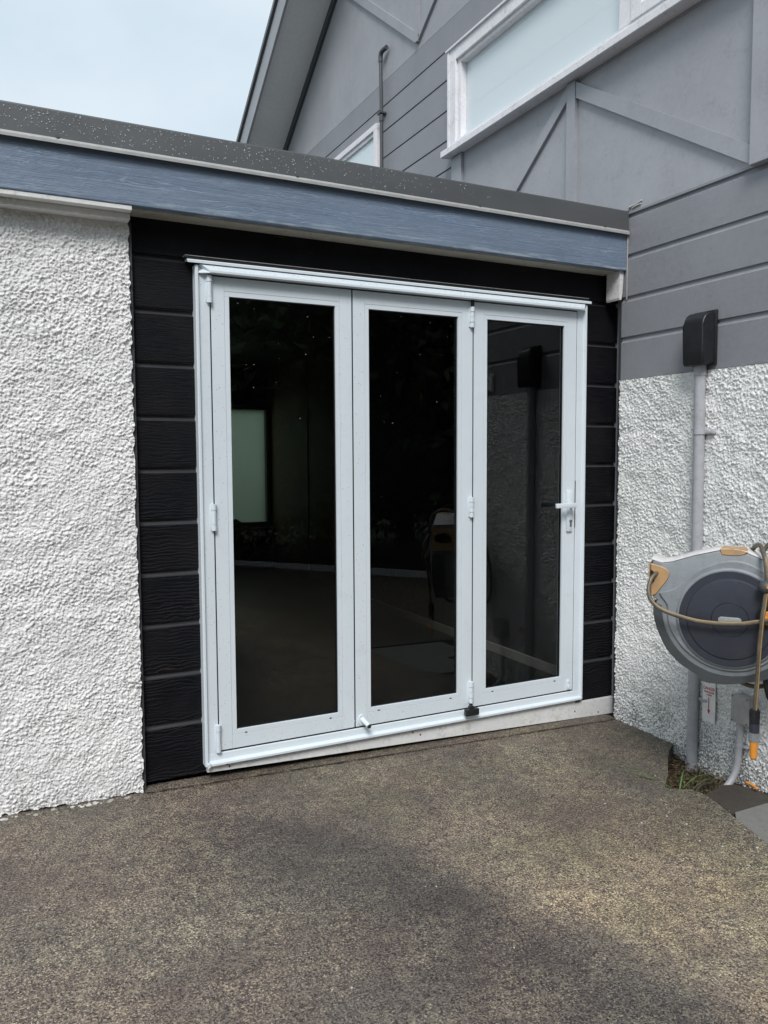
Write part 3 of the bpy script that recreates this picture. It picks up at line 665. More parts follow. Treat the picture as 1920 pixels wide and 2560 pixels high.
# flat panels
pa = MB(); pa.box(W-.001, W+.03, YN, 1.4985, 2.4185, 3.240)
pa.prism([(YN+.01, 4.1225), (4.80, 4.1225), (4.80, rake(4.80)), (RY, rake(RY)), (YN+.01, rake(YN))], lambda q: (W-.001, q[0], q[1]), lambda q: (W+.03, q[0], q[1]))
pa.build('flat_panel', PANEL, H)
def plank(pts, t0=.021, name='panel_batten', mat=BATTEN):   # board fixed on the face of the wall, outline in (y,z)
    q_ = MB(); q_.prism(pts, lambda q: (W-.0012, q[0], q[1]), lambda q: (W-t0, q[0], q[1])); return q_.build(name, mat, H)
plank([(.2555, 2.419), (.3225, 2.419), (.3225, 3.205), (.2555, 3.205)], .024)
plank([(1.3700, 2.419), (1.4900, 2.419), (1.4900, 3.205), (1.3700, 3.205)], .024)
plank([(.3235, 3.195), (.3235, 3.115), (1.3690, 2.340+.0), (1.3690, 2.420)], .020, 'panel_brace') if False else plank([(.3235, 3.200), (.3235, 3.128), (1.2700, 2.4195), (1.3690, 2.4195), (1.3690, 2.424)], .020, 'panel_brace')
plank([(.2545, 3.198), (.2545, 3.116), (-.8385, 2.424), (-.8385, 2.502)], .020, 'panel_brace')
plank([(.2540, 3.2005), (.2540, 3.1990), (-.838, 3.199), (-.838, 3.2005)], .006, 'panel_joint')
br = MB(); br.box(W-.040, W-.0015, -1.395, -.8395, 2.4175, 3.20, .003); br.build('corner_panel', PANEL, H)
cp = MB(); cp.box(W-.0045, W-.0012, -.838, 1.36, 2.4188, 2.4290); cp.build('panel_flashing', SIDING, H)
# gable battens above (corner of the upper braces)
plank([(1.930, 4.200), (1.975, 4.160), (3.30, 5.180), (3.30, 5.262)], .020, 'panel_brace')
plank([(1.945, 4.165), (1.985, 4.165), (1.985, 5.7), (1.945, 5.7)], .026)
plank([(1.9440, 4.172), (1.9440, 4.245), (.60, 5.19), (.60, 5.12)], .020, 'panel_brace')
plank([(3.1205, 4.124), (3.1235, 4.124), (3.1235, 5.35), (3.1205, 5.35)], .004, 'panel_joint')
# rake trim, soffit, barge boards, roof
def slope_strip(mb, x0, x1, dz0, dz1, ya, yb):
    mb.prism([(ya, rake(ya)+dz0), (yb, rake(yb)+dz0), (yb, rake(yb)+dz1), (ya, rake(ya)+dz1)], lambda q: (x0, q[0], q[1]), lambda q: (x1, q[0], q[1]))
for ya, yb in ((RY, 5.30), (RY-.0005, YN-.35)):
    s_ = MB(); slope_strip(s_, W-.025, W-.0015, -.085, -.001, ya, min(yb, 4.9) if yb > 0 else yb); s_.build('rake_trim', TRIMG, H)
    s_ = MB(); slope_strip(s_, W-.398, W+.0, 0, .018, ya, yb); s_.build('soffit', SOFG, H)
    s_ = MB(); slope_strip(s_, W-.420, W-.399, -.035, .195, ya, yb); s_.build('barge_board', BATTEN, H)
    s_ = MB(); slope_strip(s_, W-.445, 8.8, .197, .245, ya, yb); slope_strip(s_, W-.43, 8.8, .02, .196, ya, yb) if False else None; s_.build('roof', STEEL, H)
# corner trim and sealant
t = MB(); t.box(W+.004, 2.20, -.0890, -.0650, -.14, 2.0085, .002); t.build('corner_trim', TRIMG, H)
t = MB(); t.box(W-.006, W-.0005, -.1280, -.1215, 2.010, 2.436, .0015); t.tube([(W-.004, -.13, 2.436), (W-.008, -.135, 2.448), (W-.004, -.155, 2.452), (W-.006, -.19, 2.455), (W-.003, -.215, 2.462)], .0042, 7)
t.tube([(W-.004, -.15, 2.440), (W-.006, -.18, 2.446), (W-.003, -.21, 2.447)], .004, 7); t.build('sealant_bead', SEAL, H, True)
# big upper window
wb = MB(); y0, y1, z0, z1 = -1.39, 1.498, 3.268, 3.884     # outer frame (y1 = far side)
X0 = W-.045
wb.box(X0, W+.06, 1.405, y1, 3.262, z1, .003); wb.box(X0, W+.06, y0, 1.4045, 3.800, z1, .003)
wb.box(X0, W+.06, y0, 1.4045, 3.2625, 3.290, .002); wb.box(X0, W+.06, -.168, -.085, 3.2905, 3.7995, .003)
# inner rebate steps
wb.box(X0+.018, W+.06, 1.368, 1.4045, 3.2905, 3.7995, .002); wb.box(X0+.018, W+.06, -.0845, 1.3675, 3.775, 3.7995, .002)
win = wb.build('window', WINW, H)
wc = MB(); wc.box(X0-.014, X0, -1.40, 1.512, 3.878, 3.892, .002); wc.box(X0-.006, X0, 1.476, 1.500, 3.262, 3.877, .002); wc.build('head_cap', WINW, win)
wg = MB(); wg.box(W+.012, W+.018, -1.35, 1.37, 3.285, 3.80); wg.build('pane', GLASS_W, win)
ws = MB(); ws.prism([(W-.001, 3.262), (W-.085, 3.250), (W-.088, 3.246), (W-.088, 3.212), (W-.083, 3.209), (W-.001, 3.215)], lambda q: (q[0], -1.40, q[1]), lambda q: (q[0], 1.522, q[1])); ws.build('sill', WINW, win)
cas = MB()
for a in ((-.238, -.170), (-1.38, -1.31)): cas.box(X0-.008, W+.010, a[0], a[1], 3.2915, 3.799, .003)
cas.box(X0-.008, W+.010, -1.309, -.2385, 3.2915, 3.345, .003); cas.box(X0-.008, W+.010, -1.309, -.2385, 3.745, 3.799, .003); cas.build('casement', WINW, win)
bd = MB(); bd.box(W+.0185, W+.021, -1.36, 1.366, 3.2915, 3.7995)
for i in range(3): bd.box(W+.0181, W+.0184, -1.35, 1.30, 3.34+.15*i, 3.346+.15*i) if i == 1 else None
bd.build('blind', BLIND, win)
# small far window
sw = MB(); a0, a1, b0, b1 = 2.590, 3.50, 3.10, 3.838
sw.box(X0+.01, W+.02, a0, a1, b1-.045, b1, .003); sw.box(X0+.01, W+.02, a0, a1, b0, b0+.06, .003); sw.box(X0+.01, W+.02, a0, a0+.05, b0+.0605, b1-.0455, .003); sw.box(X0+.01, W+.02, a1-.05, a1, b0+.0605, b1-.0455, .003)
sw.box(X0+.025, W+.02, a0+.0505, a1-.0505, b1-.075, b1-.0455, .002)
swo = sw.build('small_window', WINW, H)
t = MB(); t.box(W-.0050, W-.0020, a0+.045, a1-.045, b0+.05, b1-.05); t.build('pane', GLASS_W, swo)
t = MB(); t.box(W-.0018, W-.0008, a0+.045, a1-.045, b0+.05, b1-.05); t.build('blind', BLIND, swo)

# thin vent pipe on the upper wall
VP = empty('vent_pipe', (W-.03, 2.5, 2.44), 'thin dark grey pipe with an elbow on the gable wall beside the small window', 'pipe')
t = MB(); t.tube([(W-.034, 2.500, 2.44), (W-.034, 2.498, 3.2), (W-.034, 2.498, 3.80), (W-.036, 2.497, 4.05), (W-.036, 2.505, 4.28)], .0132, 12); t.build('pipe', P_DARK, VP, True, 50)
t = MB(); t.tube([(W-.036, 2.505, 4.255), (W-.036, 2.504, 4.295), (W-.036, 2.492, 4.318), (W-.034, 2.470, 4.326), (W-.030, 2.410, 4.326)], .0172, 14, 4); t.build('elbow', P_DARK, VP, True, 50)
t = MB(); t.cyl((W-.034, 2.498, 3.815), (W-.034, 2.498, 3.865), .0170); t.build('coupling', P_DARK, VP, True, 50)
t = MB(); t.box(W-.055, W-.001, 2.475, 2.535, 3.87, 3.882); t.build('clip', P_DARK, VP)

# ------------------------------------------------------------------ electrical conduit with cable cover box
E = empty('electrical_conduit', (W-.02, -.612, -.22), 'tall pale grey conduit rising up the white roughcast wall to a black cover box', 'conduit')
XC = W-.027; YC = -.612
t = MB(); t.tube([(XC, -.607, 1.62), (XC, -.611, 1.1), (XC, YC, .5), (XC-.002, -.613, .1), (XC-.006, -.614, -.235)], .0240, 20, 4); t.build('pipe', P_CON, E, True, 50)
t = MB(); t.cyl((XC, -.607, 1.595), (XC, -.607, 1.645), .0265); t.build('socket', P_CON, E, True, 50); t = MB(); t.cyl((XC-.006, -.614, -.235), (XC-.0055, -.614, -.15), .0268); t.build('socket', P_CON, E, True, 50)
for zz in (1.344, .150):
    t = MB(); t.cyl((XC-.001, YC+.001, zz-.008), (XC-.001, YC+.001, zz+.008), .0262); t.box(W-.022, W-.004, -.682, -.628, zz-.007, zz+.007, .002); t.cyl((W-.024, -.668, zz), (W-.02, -.668, zz), .004, seg=8)
    t.build('saddle_clip', P_CON, E, True, 50)
BX = MB()   # cover box with rounded top front edge
prof = [(W-.002, 1.640), (W-.066, 1.634), (W-.079, 1.637), (W-.085, 1.648), (W-.085, 1.806), (W-.081, 1.832), (W-.071, 1.850), (W-.052, 1.863), (W-.002, 1.869)]
BX.prism(prof, lambda q: (q[0], -.5565, q[1]), lambda q: (q[0], -.670, q[1]))
bmesh.ops.bevel(BX.bm, geom=[e for e in BX.bm.edges if abs(e.verts[0].co.y-e.verts[1].co.y) < 1e-6 and min(e.verts[0].co.x, e.verts[1].co.x) < W-.01], offset=.007, segments=3, affect='EDGES')
cbx = BX.build('cover_box', P_BLACK, E, True, 35)
t = MB(); t.box(W-.016, W-.0022, -.6760, -.5505, 1.636, 1.873, .003); t.build('back_flange', P_BLACK, cbx, True, 30)

# ------------------------------------------------------------------ writing helper
def text_mesh(name, body, size, origin, right, up, mat, parent, sx=1., ext=.0004, bold=0.):
    cu = bpy.data.curves.new(name, 'FONT'); cu.body = body; cu.size = size; cu.align_x = 'CENTER'; cu.align_y = 'CENTER'; cu.extrude = ext; cu.offset = bold
    o = bpy.data.objects.new(name, cu); col.objects.link(o)
    dg = bpy.context.evaluated_depsgraph_get(); me = bpy.data.meshes.new_from_object(o.evaluated_get(dg)); bpy.data.objects.remove(o); bpy.data.curves.remove(cu)
    r = Vector(right).normalized(); u = Vector(up).normalized(); n = r.cross(u); off = wloc(parent)
    for v in me.vertices: v.co = Vector(origin)-off+r*v.co.x*sx+u*v.co.y+n*v.co.z
    me.materials.clear(); me.materials.append(mat); me.name = name
    q = bpy.data.objects.new(name, me); col.objects.link(q); q.parent = parent
    return q
RT, UP = (0, -1, 0), (0, 0, 1)

# danger sign
S = empty('warning_sign', (W-.006, -.672, .055), 'small white DANGER UNDERGROUND CABLES sign with red arrow beside the conduit', 'sign')
t = MB(); t.prism([(-.6555, .243), (-.7235, .240), (-.7250, .056), (-.6560, .060)], lambda q: (W-.018, q[0], q[1]), lambda q: (W-.0155, q[0], q[1])); t.build('plate', SIGNW, S)
text_mesh('lettering', 'DANGER', .0195, (W-.0183, -.6900, .2095), RT, UP, SIGNR, S, .80, .0003, .0004)
text_mesh('lettering', 'UNDERGROUND', .0105, (W-.0183, -.6905, .1935), RT, UP, SIGNR, S, .68, .0003, .0003)
text_mesh('lettering', 'CABLES', .0105, (W-.0183, -.6905, .1815), RT, UP, SIGNR, S, .80, .0003, .0003)
t = MB(); t.prism([(-.6878, .1715), (-.6920, .1715), (-.6920, .1150), (-.6985, .1150), (-.6905, .0950), (-.6820, .1150), (-.6878, .1150)], lambda q: (W-.0190, q[0], q[1]), lambda q: (W-.0181, q[0], q[1])); t.build('arrow', SIGNR, S)
t = MB(); [t.cyl((W-.0200, -.6910, z), (W-.0180, -.6910, z), .0026, seg=10) for z in (.236,)]; t.build('screw', METAL, S)

# junction box and its bent conduit
J = empty('junction_box', (W-.03, -.84, .09), 'square light grey junction box on a bent grey conduit at the foot of the wall', 'box')
t = MB(); t.box(W-.052, W-.006, -.9265, -.8435, .1195, .2345, .004); t.build('body', P_BOX, J, True, 30)
t = MB(); t.box(W-.0620, W-.0522, -.9285, -.8415, .1175, .2365, .003); lid = t.build('lid', P_BOX, J, True, 30)
t = MB()
for y in (-.921, -.849):
    for z in (.1250, .2290): t.cyl((W-.0635, y, z), (W-.0618, y, z), .0032, seg=10)
split(t.build('screw', RUST, lid))
t = MB(); t.tube([(W-.034, -.870, .120), (W-.035, -.867, .05), (W-.036, -.864, -.02), (W-.038, -.859, -.085), (W-.055, -.855, -.130), (W-.085, -.852, -.160), (W-.130, -.850, -.185)], .0145, 16, 6); pp = t.build('conduit', P_CON, J, True, 50)
t = MB(); t.cyl((W-.036, -.8655, .006), (W-.0358, -.8665, .020), .0165); t.box(W-.035, W-.002, -.905, -.881, .007, .017, .002); t.build('saddle_clip', P_CON, pp, True, 50)

# house number plate, further along the same wall (seen mirrored in the right-hand glass)
NP = empty('number_plate', (W-.01, -1.09, 1.65), 'small white house number plate reading 64 on the grey boards', 'sign')
t = MB(); t.box(W-.012, W-.0005, -1.175, -1.018, 1.645, 1.752, .002); t.build('plate', SIGNW, NP)
t = MB(); t.box(W-.0135, W-.0121, -1.169, -1.024, 1.651, 1.746); t.build('border', INK, NP)
t = MB(); t.box(W-.0145, W-.0136, -1.166, -1.027, 1.654, 1.743); t.build('face', SIGNW, NP)
text_mesh('lettering', '64', .085, (W-.0150, -1.097, 1.6985), RT, UP, INK, NP, .95, .0004, .002)

# ------------------------------------------------------------------ hose reel
HC = Vector((1.733, -1.084, .635)); HU = Vector((.6, -.8, 0)); HN = Vector((-.8, -.6, 0)); HS = .955
def hp(u, v, d=0.):     # reel coordinates: u right along the body, v up, d out towards the yard
    return HC+HU*(u*HS)+Vector((0, 0, v*HS))+HN*(d*HS)
HR = empty('hose_reel', HC-Vector((0, 0, .26)), 'grey wall mounted garden hose reel with navy disc, orange nose and coiled hose', 'hose reel')
body = [(-.298, .218), (-.259, .207), (-.219, .214), (-.141, .242), (-.046, .268), (.017, .267), (.057, .261), (.109, .240), (.17, .200), (.225, .145), (.262, .075), (.275, .0), (.262, -.08), (.225, -.15), (.17, -.200),
        (.125, -.228), (.091, -.240), (.0, -.262), (-.088, -.262), (-.114, -.240), (-.150, -.218), (-.184, -.194), (-.232, -.142), (-.267, -.070), (-.283, -.011), (-.286, .030), (-.278, .051), (-.297, .064), (-.3005, .120), (-.300, .200)]
def ccw_smooth(pts, sub=3):
    P = [Vector((a, b, 0)) for a, b in pts]; Q = catmull([P[-1]]+P+[P[0], P[1]], sub); Q = Q[sub:-sub]; return [(q.x, q.y) for q in Q][:-1] if (Q[0]-Q[-1]).length < 1e-6 else [(q.x, q.y) for q in Q]
def layered(pts_list, name, mat, par, smooth=True, ang=35):
    """stack of outlines with the same vertex count: [(pts, depth), ...]"""
    b = MB(); rings = [[b.bm.verts.new(hp(u, v, d)) for u, v in pts] for pts, d in pts_list]; n = len(rings[0])
    for r0, r1 in zip(rings, rings[1:]):
        for i in range(n): b.bm.faces.new((r0[i], r0[(i+1) % n], r1[(i+1) % n], r1[i]))
    b.bm.faces.new(rings[0][::-1]); b.bm.faces.new(rings[-1]); return b.build(name, mat, par, smooth, ang)
def scl(pts, k, c=(0, 0), kv=None): return [(c[0]+(u-c[0])*k, c[1]+(v-c[1])*(kv or k)) for u, v in pts]
def ell(r, rv=None, c=(0, 0), n=64): return [(c[0]+r*math.cos(2*math.pi*i/n), c[1]+(rv or r)*math.sin(2*math.pi*i/n)) for i in range(n)]
cen = (-.01, 0.0)
bodyo = layered([(scl(body, .90, cen), -.185), (scl(body, .97, cen), -.165), (scl(body, 1.0, cen), -.10), (scl(body, 1.0, cen), -.018), (scl(body, .985, cen), -.004), (scl(body, .955, cen), .0)], 'body', P_GREY, HR)
# pale top shell
top = [(-.300, .2225), (-.259, .2110), (-.219, .2180), (-.141, .2460), (-.046, .2720), (.017, .2710), (.057, .2650), (.109, .2440), (.15, .219)]
b = MB(); ra = [b.bm.verts.new(hp(u, v, -.008)) for u, v in top]; rb = [b.bm.verts.new(hp(u*.985, v+.001, -.13)) for u, v in top]; rc = [b.bm.verts.new(hp(u*.96, v-.022, -.17)) for u, v in top]
r0 = [b.bm.verts.new(hp(u, v-.0055, -.0005)) for u, v in top]
for q0, q1 in ((r0, ra), (ra, rb), (rb, rc)):
    for i in range(len(top)-1): b.bm.faces.new((q0[i], q0[i+1], q1[i+1], q1[i]))
bmesh.ops.recalc_face_normals(b.bm, faces=b.bm.faces); bmesh.ops.solidify(b.bm, geom=b.bm.faces[:], thickness=.0015); b.build('top_shell', P_TOP, HR, True, 40)
# lower rim, dark
def arc(r, a0, a1, n, c=(0, 0), rv=None): return [(c[0]+r*math.cos(R(a0+(a1-a0)*i/n)), c[1]+(rv or r)*math.sin(R(a0+(a1-a0)*i/n))) for i in range(n+1)]
def band(inner, outer, d_in, d_out, name, mat, par, thick=.01):
    b = MB(); a = [b.bm.verts.new(hp(*q, d_in)) for q in inner]; c = [b.bm.verts.new(hp(*q, d_out)) for q in outer]
    a2 = [b.bm.verts.new(hp(*q, d_in-thick)) for q in inner]; c2 = [b.bm.verts.new(hp(*q, d_out-thick)) for q in outer]
    for i in range(len(a)-1):
        for p_, q_ in ((a, c), (c, c2), (c2, a2), (a2, a)): b.bm.faces.new((p_[i], p_[i+1], q_[i+1], q_[i]))
    b.bm.faces.new((a[0], c[0], c2[0], a2[0])); b.bm.faces.new((a[-1], a2[-1], c2[-1], c[-1])); return b.build(name, mat, par, True, 35)
outer_low = [(-.290, .040), (-.288, -.011), (-.272, -.072), (-.237, -.145), (-.188, -.198), (-.152, -.222), (-.116, -.244), (-.090, -.2665), (.0, -.2665), (.095, -.244), (.130, -.232), (.176, -.203), (.230, -.152), (.268, -.08)]
inner_low = [(-.258, .030), (-.252, -.02), (-.238, -.072), (-.206, -.128), (-.165, -.172), (-.132, -.196), (-.10, -.212), (-.060, -.226), (.0, -.232), (.062, -.224), (.10, -.208), (.145, -.180), (.196, -.13), (.236, -.06)]
sm_ = lambda Q: [(q.x, q.y) for q in catmull([Vector((a, b_, 0)) for a, b_ in Q], 5)]
band(sm_(inner_low), sm_(outer_low), .0070, .0012, 'lower_rim', P_DARK, HR, .075)
# raised flange round the disc, swelling into the nose
fo = [(-.268, .080), (-.238, .036), (-.235, -.01), (-.225, -.06), (-.190, -.118), (-.145, -.162), (-.080, -.200), (.0, -.214), (.080, -.200), (.150, -.155), (.205, -.09), (.222, 0), (.205, .095), (.150, .170), (.080, .213), (.02, .228), (-.035, .222), (-.085, .203), (-.130, .176), (-.170, .140), (-.205, .105), (-.240, .090)]
fo = ccw_smooth(fo, 3)
layered([(fo, -.004), (fo, .004), (scl(fo, .975, (-.01, 0)), .009)], 'flange', P_GREY, HR)
layered([(ell(.1985), .004), (ell(.1985), .016), (ell(.192), .0215)], 'disc_seat', P_GREY, HR)
disc = layered([(ell(.1875), .012), (ell(.1875), .026), (ell(.1855), .029), (ell(.1600), .030), (ell(.1570), .0345), (ell(.152), .036)], 'disc', P_NAVY, HR)
rg_ = MB(); P = [hp(.067*math.cos(2*math.pi*i/48), .067*math.sin(2*math.pi*i/48), .0365) for i in range(49)]; rg_.tube(P, .0012, 6, 1, False); rg_.build('ring', P_BLACK, disc, True)
lab = [(-.030+.012*math.cos(R(a)), -.002+.0115*math.sin(R(a))) for a in range(90, 271, 20)]+[(.030+.012*math.cos(R(a)), -.002+.0115*math.sin(R(a))) for a in range(-90, 91, 20)]
layered([(lab, .035), (lab, .0385), (scl(lab, .92, (0, -.002)), .0392)], 'label_badge', P_LABEL, disc)
kr = ell(.044, c=(.134, .018), n=32); layered([(kr, .034), (kr, .0372)], 'knob_recess', P_BLACK, disc)
kn = ell(.026, c=(.134, .018), n=28); kn_o = layered([(kn, .034), (kn, .050), (scl(kn, .9, (.134, .018)), .053)], 'knob', P_ORANGE, disc)
layered([([(.108, .010), (.160, .010), (.160, .024), (.108, .024)], .052), ([(.112, .012), (.156, .012), (.156, .022), (.112, .022)], .062)], 'grip', P_ORANGE, kn_o)
# orange nose insert wraps on the front edge
ins = [(-.3015, .200), (-.262, .190), (-.236, .176), (-.229, .160), (-.240, .132), (-.264, .099), (-.281, .074), (-.2985, .066)]
ins = [(-.3015, .200)]+[(q.x, q.y) for q in catmull([Vector((a, b_, 0)) for a, b_ in ins], 3)][1:]
nose = layered([(ins, -.01), (ins, .0035), (scl(ins, .95, (-.275, .13)), .0060)], 'nose_insert', P_TAN, HR)
b = MB()
for (u0, u1, v0, v1, d0, d1) in ((-.310, -.297, .060, .205, -.150, .003),): 
    b.prism([(v0, d0), (v0, d1), (v1, d1), (v1, d0)], lambda q: hp(u0, q[0], q[1]), lambda q: hp(u1, q[0], q[1]))
bmesh.ops.recalc_face_normals(b.bm, faces=b.bm.faces); bmesh.ops.bevel(b.bm, geom=list(b.bm.edges), offset=.006, segments=2, affect='EDGES'); b.build('nose_face', P_TAN, nose, True, 40)
b = MB(); ov = [(.140+.030*math.cos(R(a)), -.070+.052*math.sin(R(a))) for a in range(0, 360, 20)]
b.prism(ov, lambda q: hp(-.3115, q[0], q[1]), lambda q: hp(-.309, q[0], q[1])); b.build('hose_slot', GASKET, nose)
slot = [(-.3035, .176), (-.288, .166), (-.284, .150), (-.287, .128), (-.3035, .108)]; layered([(slot, .003), (slot, .0072)], 'hose_slot', GASKET, nose)
tp = [(-.044, .2700), (-.037, .2500), (-.010, .2480), (.030, .2495), (.046, .2545), (.0575, .2625), (.03, .2690), (.0, .2715)]
layered([(tp, -.012), (tp, .0008), (scl(tp, .94, (.005, .26)), .0030)], 'handle_insert', P_TAN, HR)
b = MB(); b.prism([(-.040, -.012), (-.034, -.085), (.050, -.085), (.056, -.012)], lambda q: hp(q[0], .269-.05*abs(q[0]), q[1]), lambda q: hp(q[0], .2765-.05*abs(q[0]), q[1])); b.build('handle_grip', P_TAN, HR, True, 30)
b = MB()
for u, v in ((-.088, -.249), (-.270, -.010), (-.196, -.188)): b.cyl(hp(u, v, -.02), hp(u, v, -.0060 if v > -.24 else .001), .0055, seg=12)
split(b.build('screw_hole', GASKET, HR))
# bracket to wall
b = MB(); b.box(W-.035, W-.009, -1.395, -1.27, .42, .86, .004); b.prism([(.225, .16), (.345, .19), (.345, -.19), (.225, -.16)], lambda q: hp(q[0], q[1], -.12), lambda q: hp(q[0], q[1], -.05)); b.cyl(hp(.345, -.2, -.085), hp(.345, .2, -.085), .02)
b.tube([hp(.345, .1, -.085), hp(.40, .1, -.10), (W-.03, -1.345, .73)], .014, 10); b.tube([hp(.345, -.1, -.085), hp(.40, -.1, -.10), (W-.03, -1.345, .54)], .014, 10); b.build('wall_bracket', P_DARK, HR, True, 40)
b = MB(); b.tube([hp(.128, -.215, -.03), hp(.134, -.26, -.035), hp(.15, -.32, -.05), hp(.19, -.34, -.09)], .010, 8); b.build('strap', P_BLACK, HR, True)
# hose: outlet loop round the front, behind, over the top and hanging down
h1 = [hp(-.262, .168, -.04), hp(-.280, .160, .006), hp(-.297, .137, .030), hp(-.3025, .095, .050), hp(-.287, .054, .062), hp(-.247, .024, .066), hp(-.184, .004, .068), hp(-.112, -.010, .070), hp(-.036, -.0125, .070), hp(.03, -.009, .070), hp(.086, .003, .070), hp(.135, .017, .07), hp(.20, .05, .06), hp(.27, .12, .03), hp(.30, .22, -.05), hp(.24, .31, -.12), hp(.15, .30, -.15), hp(.10, .24, -.17), hp(.06, .18, -.20)]
RH = .0083
b = MB(); b.tube(h1, RH, 12, 8); hs = b.build('hose', HOSE, HR, True)
h2 = [hp(.03, .20, -.17), hp(.062, .252, -.13), hp(.085, .283, -.07), hp(.1000, .288, -.02), hp(.1120, .262, .028), hp(.120, .238, .048), hp(.1260, .184, .064), hp(.1255, .147, .070), hp(.1245, .117, .078), hp(.1200, .070, .085), hp(.1150, .030, .088), hp(.1120, -.02, .086), hp(.1090, -.068, .082), hp(.1060, -.14, .075), hp(.1035, -.221, .066), hp(.1005, -.285, .058), hp(.0975, -.349, .050)]
b = MB(); b.tube(h2, RH, 12, 8); b.build('hose', HOSE, HR, True)
def stripe(path, off):     # thin coloured line along a hose
    P = catmull(path, 8); b = MB(); b.tube([p_+off for p_ in P], .0022, 6, 1); b.build('hose_stripe', HOSE_S, HR, True)
toc = (CAM-hp(0, 0)).normalized(); side = toc.cross(Vector((0, 0, 1))).normalized()
stripe(h1[2:15], (toc*.55+Vector((0, 0, .83)))*RH*.95*.9); stripe(h2[3:], (toc*.8-side*.0+HU*.6)*RH*.9)
h3 = [hp(-.04, -.20, -.16), hp(.0, -.248, -.10), hp(.03, -.268, -.085), hp(.08, -.283, -.075), hp(.13, -.275, -.075), hp(.20, -.24, -.08), hp(.27, -.15, -.10), hp(.30, 0, -.12), hp(.27, .12, -.14)]
b = MB(); b.tube(h3, RH, 12, 8); b.build('hose', HOSE, HR, True)
h4 = [Vector((2.02, -1.16, .80)), Vector((2.05, -1.05, .72)), Vector((2.065, -.99, .52)), Vector((2.07, -1.0, .36)), Vector((2.07, -1.06, .31)), Vector((2.065, -1.13, .36)), Vector((2.05, -1.18, .55)), Vector((2.03, -1.22, .72))]
b = MB(); b.tube(h4, RH, 10, 8); b.build('hose', P_DARK, HR, True)
b = MB(); b.sph(hp(.1245, .142, .071), .0265, (1, 1, .95), 20); st = b.build('stopper_ball', P_DARK, HR, True)
b = MB(); b.cyl(hp(.132, .145, .095), hp(.132, .145, .1005), .0065); b.build('stopper_screw', P_ORANGE, st, True, 40)
# connector and nozzle end
A = hp(.0978, -.340, .050); Dn = Vector((-.004*.6, .0, -1)).normalized(); cn = empty('x', (0, 0, 0), None, None) if False else None
b = MB(); b.cyl(A, A+Dn*.030, .0165, .0175); b.cyl(A+Dn*.030, A+Dn*.050, .0185, .0180)
for k in range(16):
    a_ = 2*math.pi*k/16; o_ = Vector((math.cos(a_), math.sin(a_), 0))*.0172; b.cyl(A+o_+Dn*.004, A+o_+Dn*.028, .0014, seg=6)
b.build('hose_connector', P_BLACK, HR, True, 40)
b = MB(); b.cyl(A+Dn*.0505, A+Dn*.085, .0185, .0175); b.build('connector_sleeve', P_NAVY, HR, True, 40)
b = MB(); b.cyl(A+Dn*.0855, A+Dn*.118, .0190, .0165); [b.cyl(A+Dn*.087+Vector((math.cos(2*math.pi*k/18), math.sin(2*math.pi*k/18), 0))*.0185, A+Dn*.114+Vector((math.cos(2*math.pi*k/18), math.sin(2*math.pi*k/18), 0))*.0172, .0013, seg=6) for k in range(18)]
b.build('connector_collar', P_GREY, HR, True, 40)
b = MB(); b.cyl(A+Dn*.1185, A+Dn*.180, .0150, .0125); b.cyl(A+Dn*.180, A+Dn*.187, .0125, .008); b.build('nozzle', P_ORANGE, HR, True, 40)

# ------------------------------------------------------------------ small things on the ground
def blade(V, F, base, tip, w, droop=.0):
    base = Vector(base); tip = Vector(tip); d = tip-base; s = d.cross(Vector((0, 0, 1))); s = s.normalized()*w if s.length > 1e-5 else Vector((w, 0, 0)); b = len(V); K = 5
    for k in range(K+1):
        t_ = k/K; c_ = base+d*t_+Vector((0, 0, droop*math.sin(math.pi*t_))); ww = (1-t_**1.6)*.9+.05
        V.append(tuple(c_-s*ww)); V.append(tuple(c_+s*ww))
    for k in range(K): F.append([b+2*k, b+2*k+1, b+2*k+3, b+2*k+2])
rnd = random.Random(9); V = []; F = []
for _ in range(300):
    t_ = rnd.random(); x = 1.73+.30*rnd.random(); y = -.63-.27*rnd.random()
    if x+y*-.0 > 2.06 or (x-1.70) < (-.60-y)*-.2+(.0): continue
    z = gz(x, y)-.055; a_ = rnd.uniform(0, 6.28); l_ = rnd.uniform(.02, .075)
    blade(V, F, (x, y, z), (x+math.cos(a_)*l_, y+math.sin(a_)*l_, z+rnd.uniform(.002, .030)), rnd.uniform(.0008, .0020), .01)
o = raw('grass_tuft', V, F, GRASS); tag(o, 'sparse green grass growing in the soil hole at the conduit foot', 'grass', kind='stuff')
V = []; F = []
g0 = gz(1.7, -.83)
for q0, q1, w_, dr in (((1.76, -.80, g0-.03), (1.50, -.62, g0+.030), .0032, .03), ((1.52, -.635, g0+.03), (1.42, -.60, g0+.012), .0028, .005), ((1.70, -.76, g0-.0), (1.56, -.60, g0+.055), .0030, .02), ((1.80, -.80, g0-.05), (1.92, -.72, g0-.01), .003, .03), ((1.82, -.80, g0-.04), (1.95, -.86, g0-.01), .0028, .04), ((1.84, -.83, g0-.04), (1.93, -.90, g0+.0), .0028, .03), ((1.74, -.79, g0-.04), (1.80, -.70, g0-.005), .0025, .02)):
    blade(V, F, q0, q1, w_*1.05, dr)
o = raw('grass_clump', V, F, leafmat('long_grass_blade', (.06, .13, .03), (.12, .22, .06))); tag(o, 'clump of long green grass blades flopping over the driveway edge', 'grass')
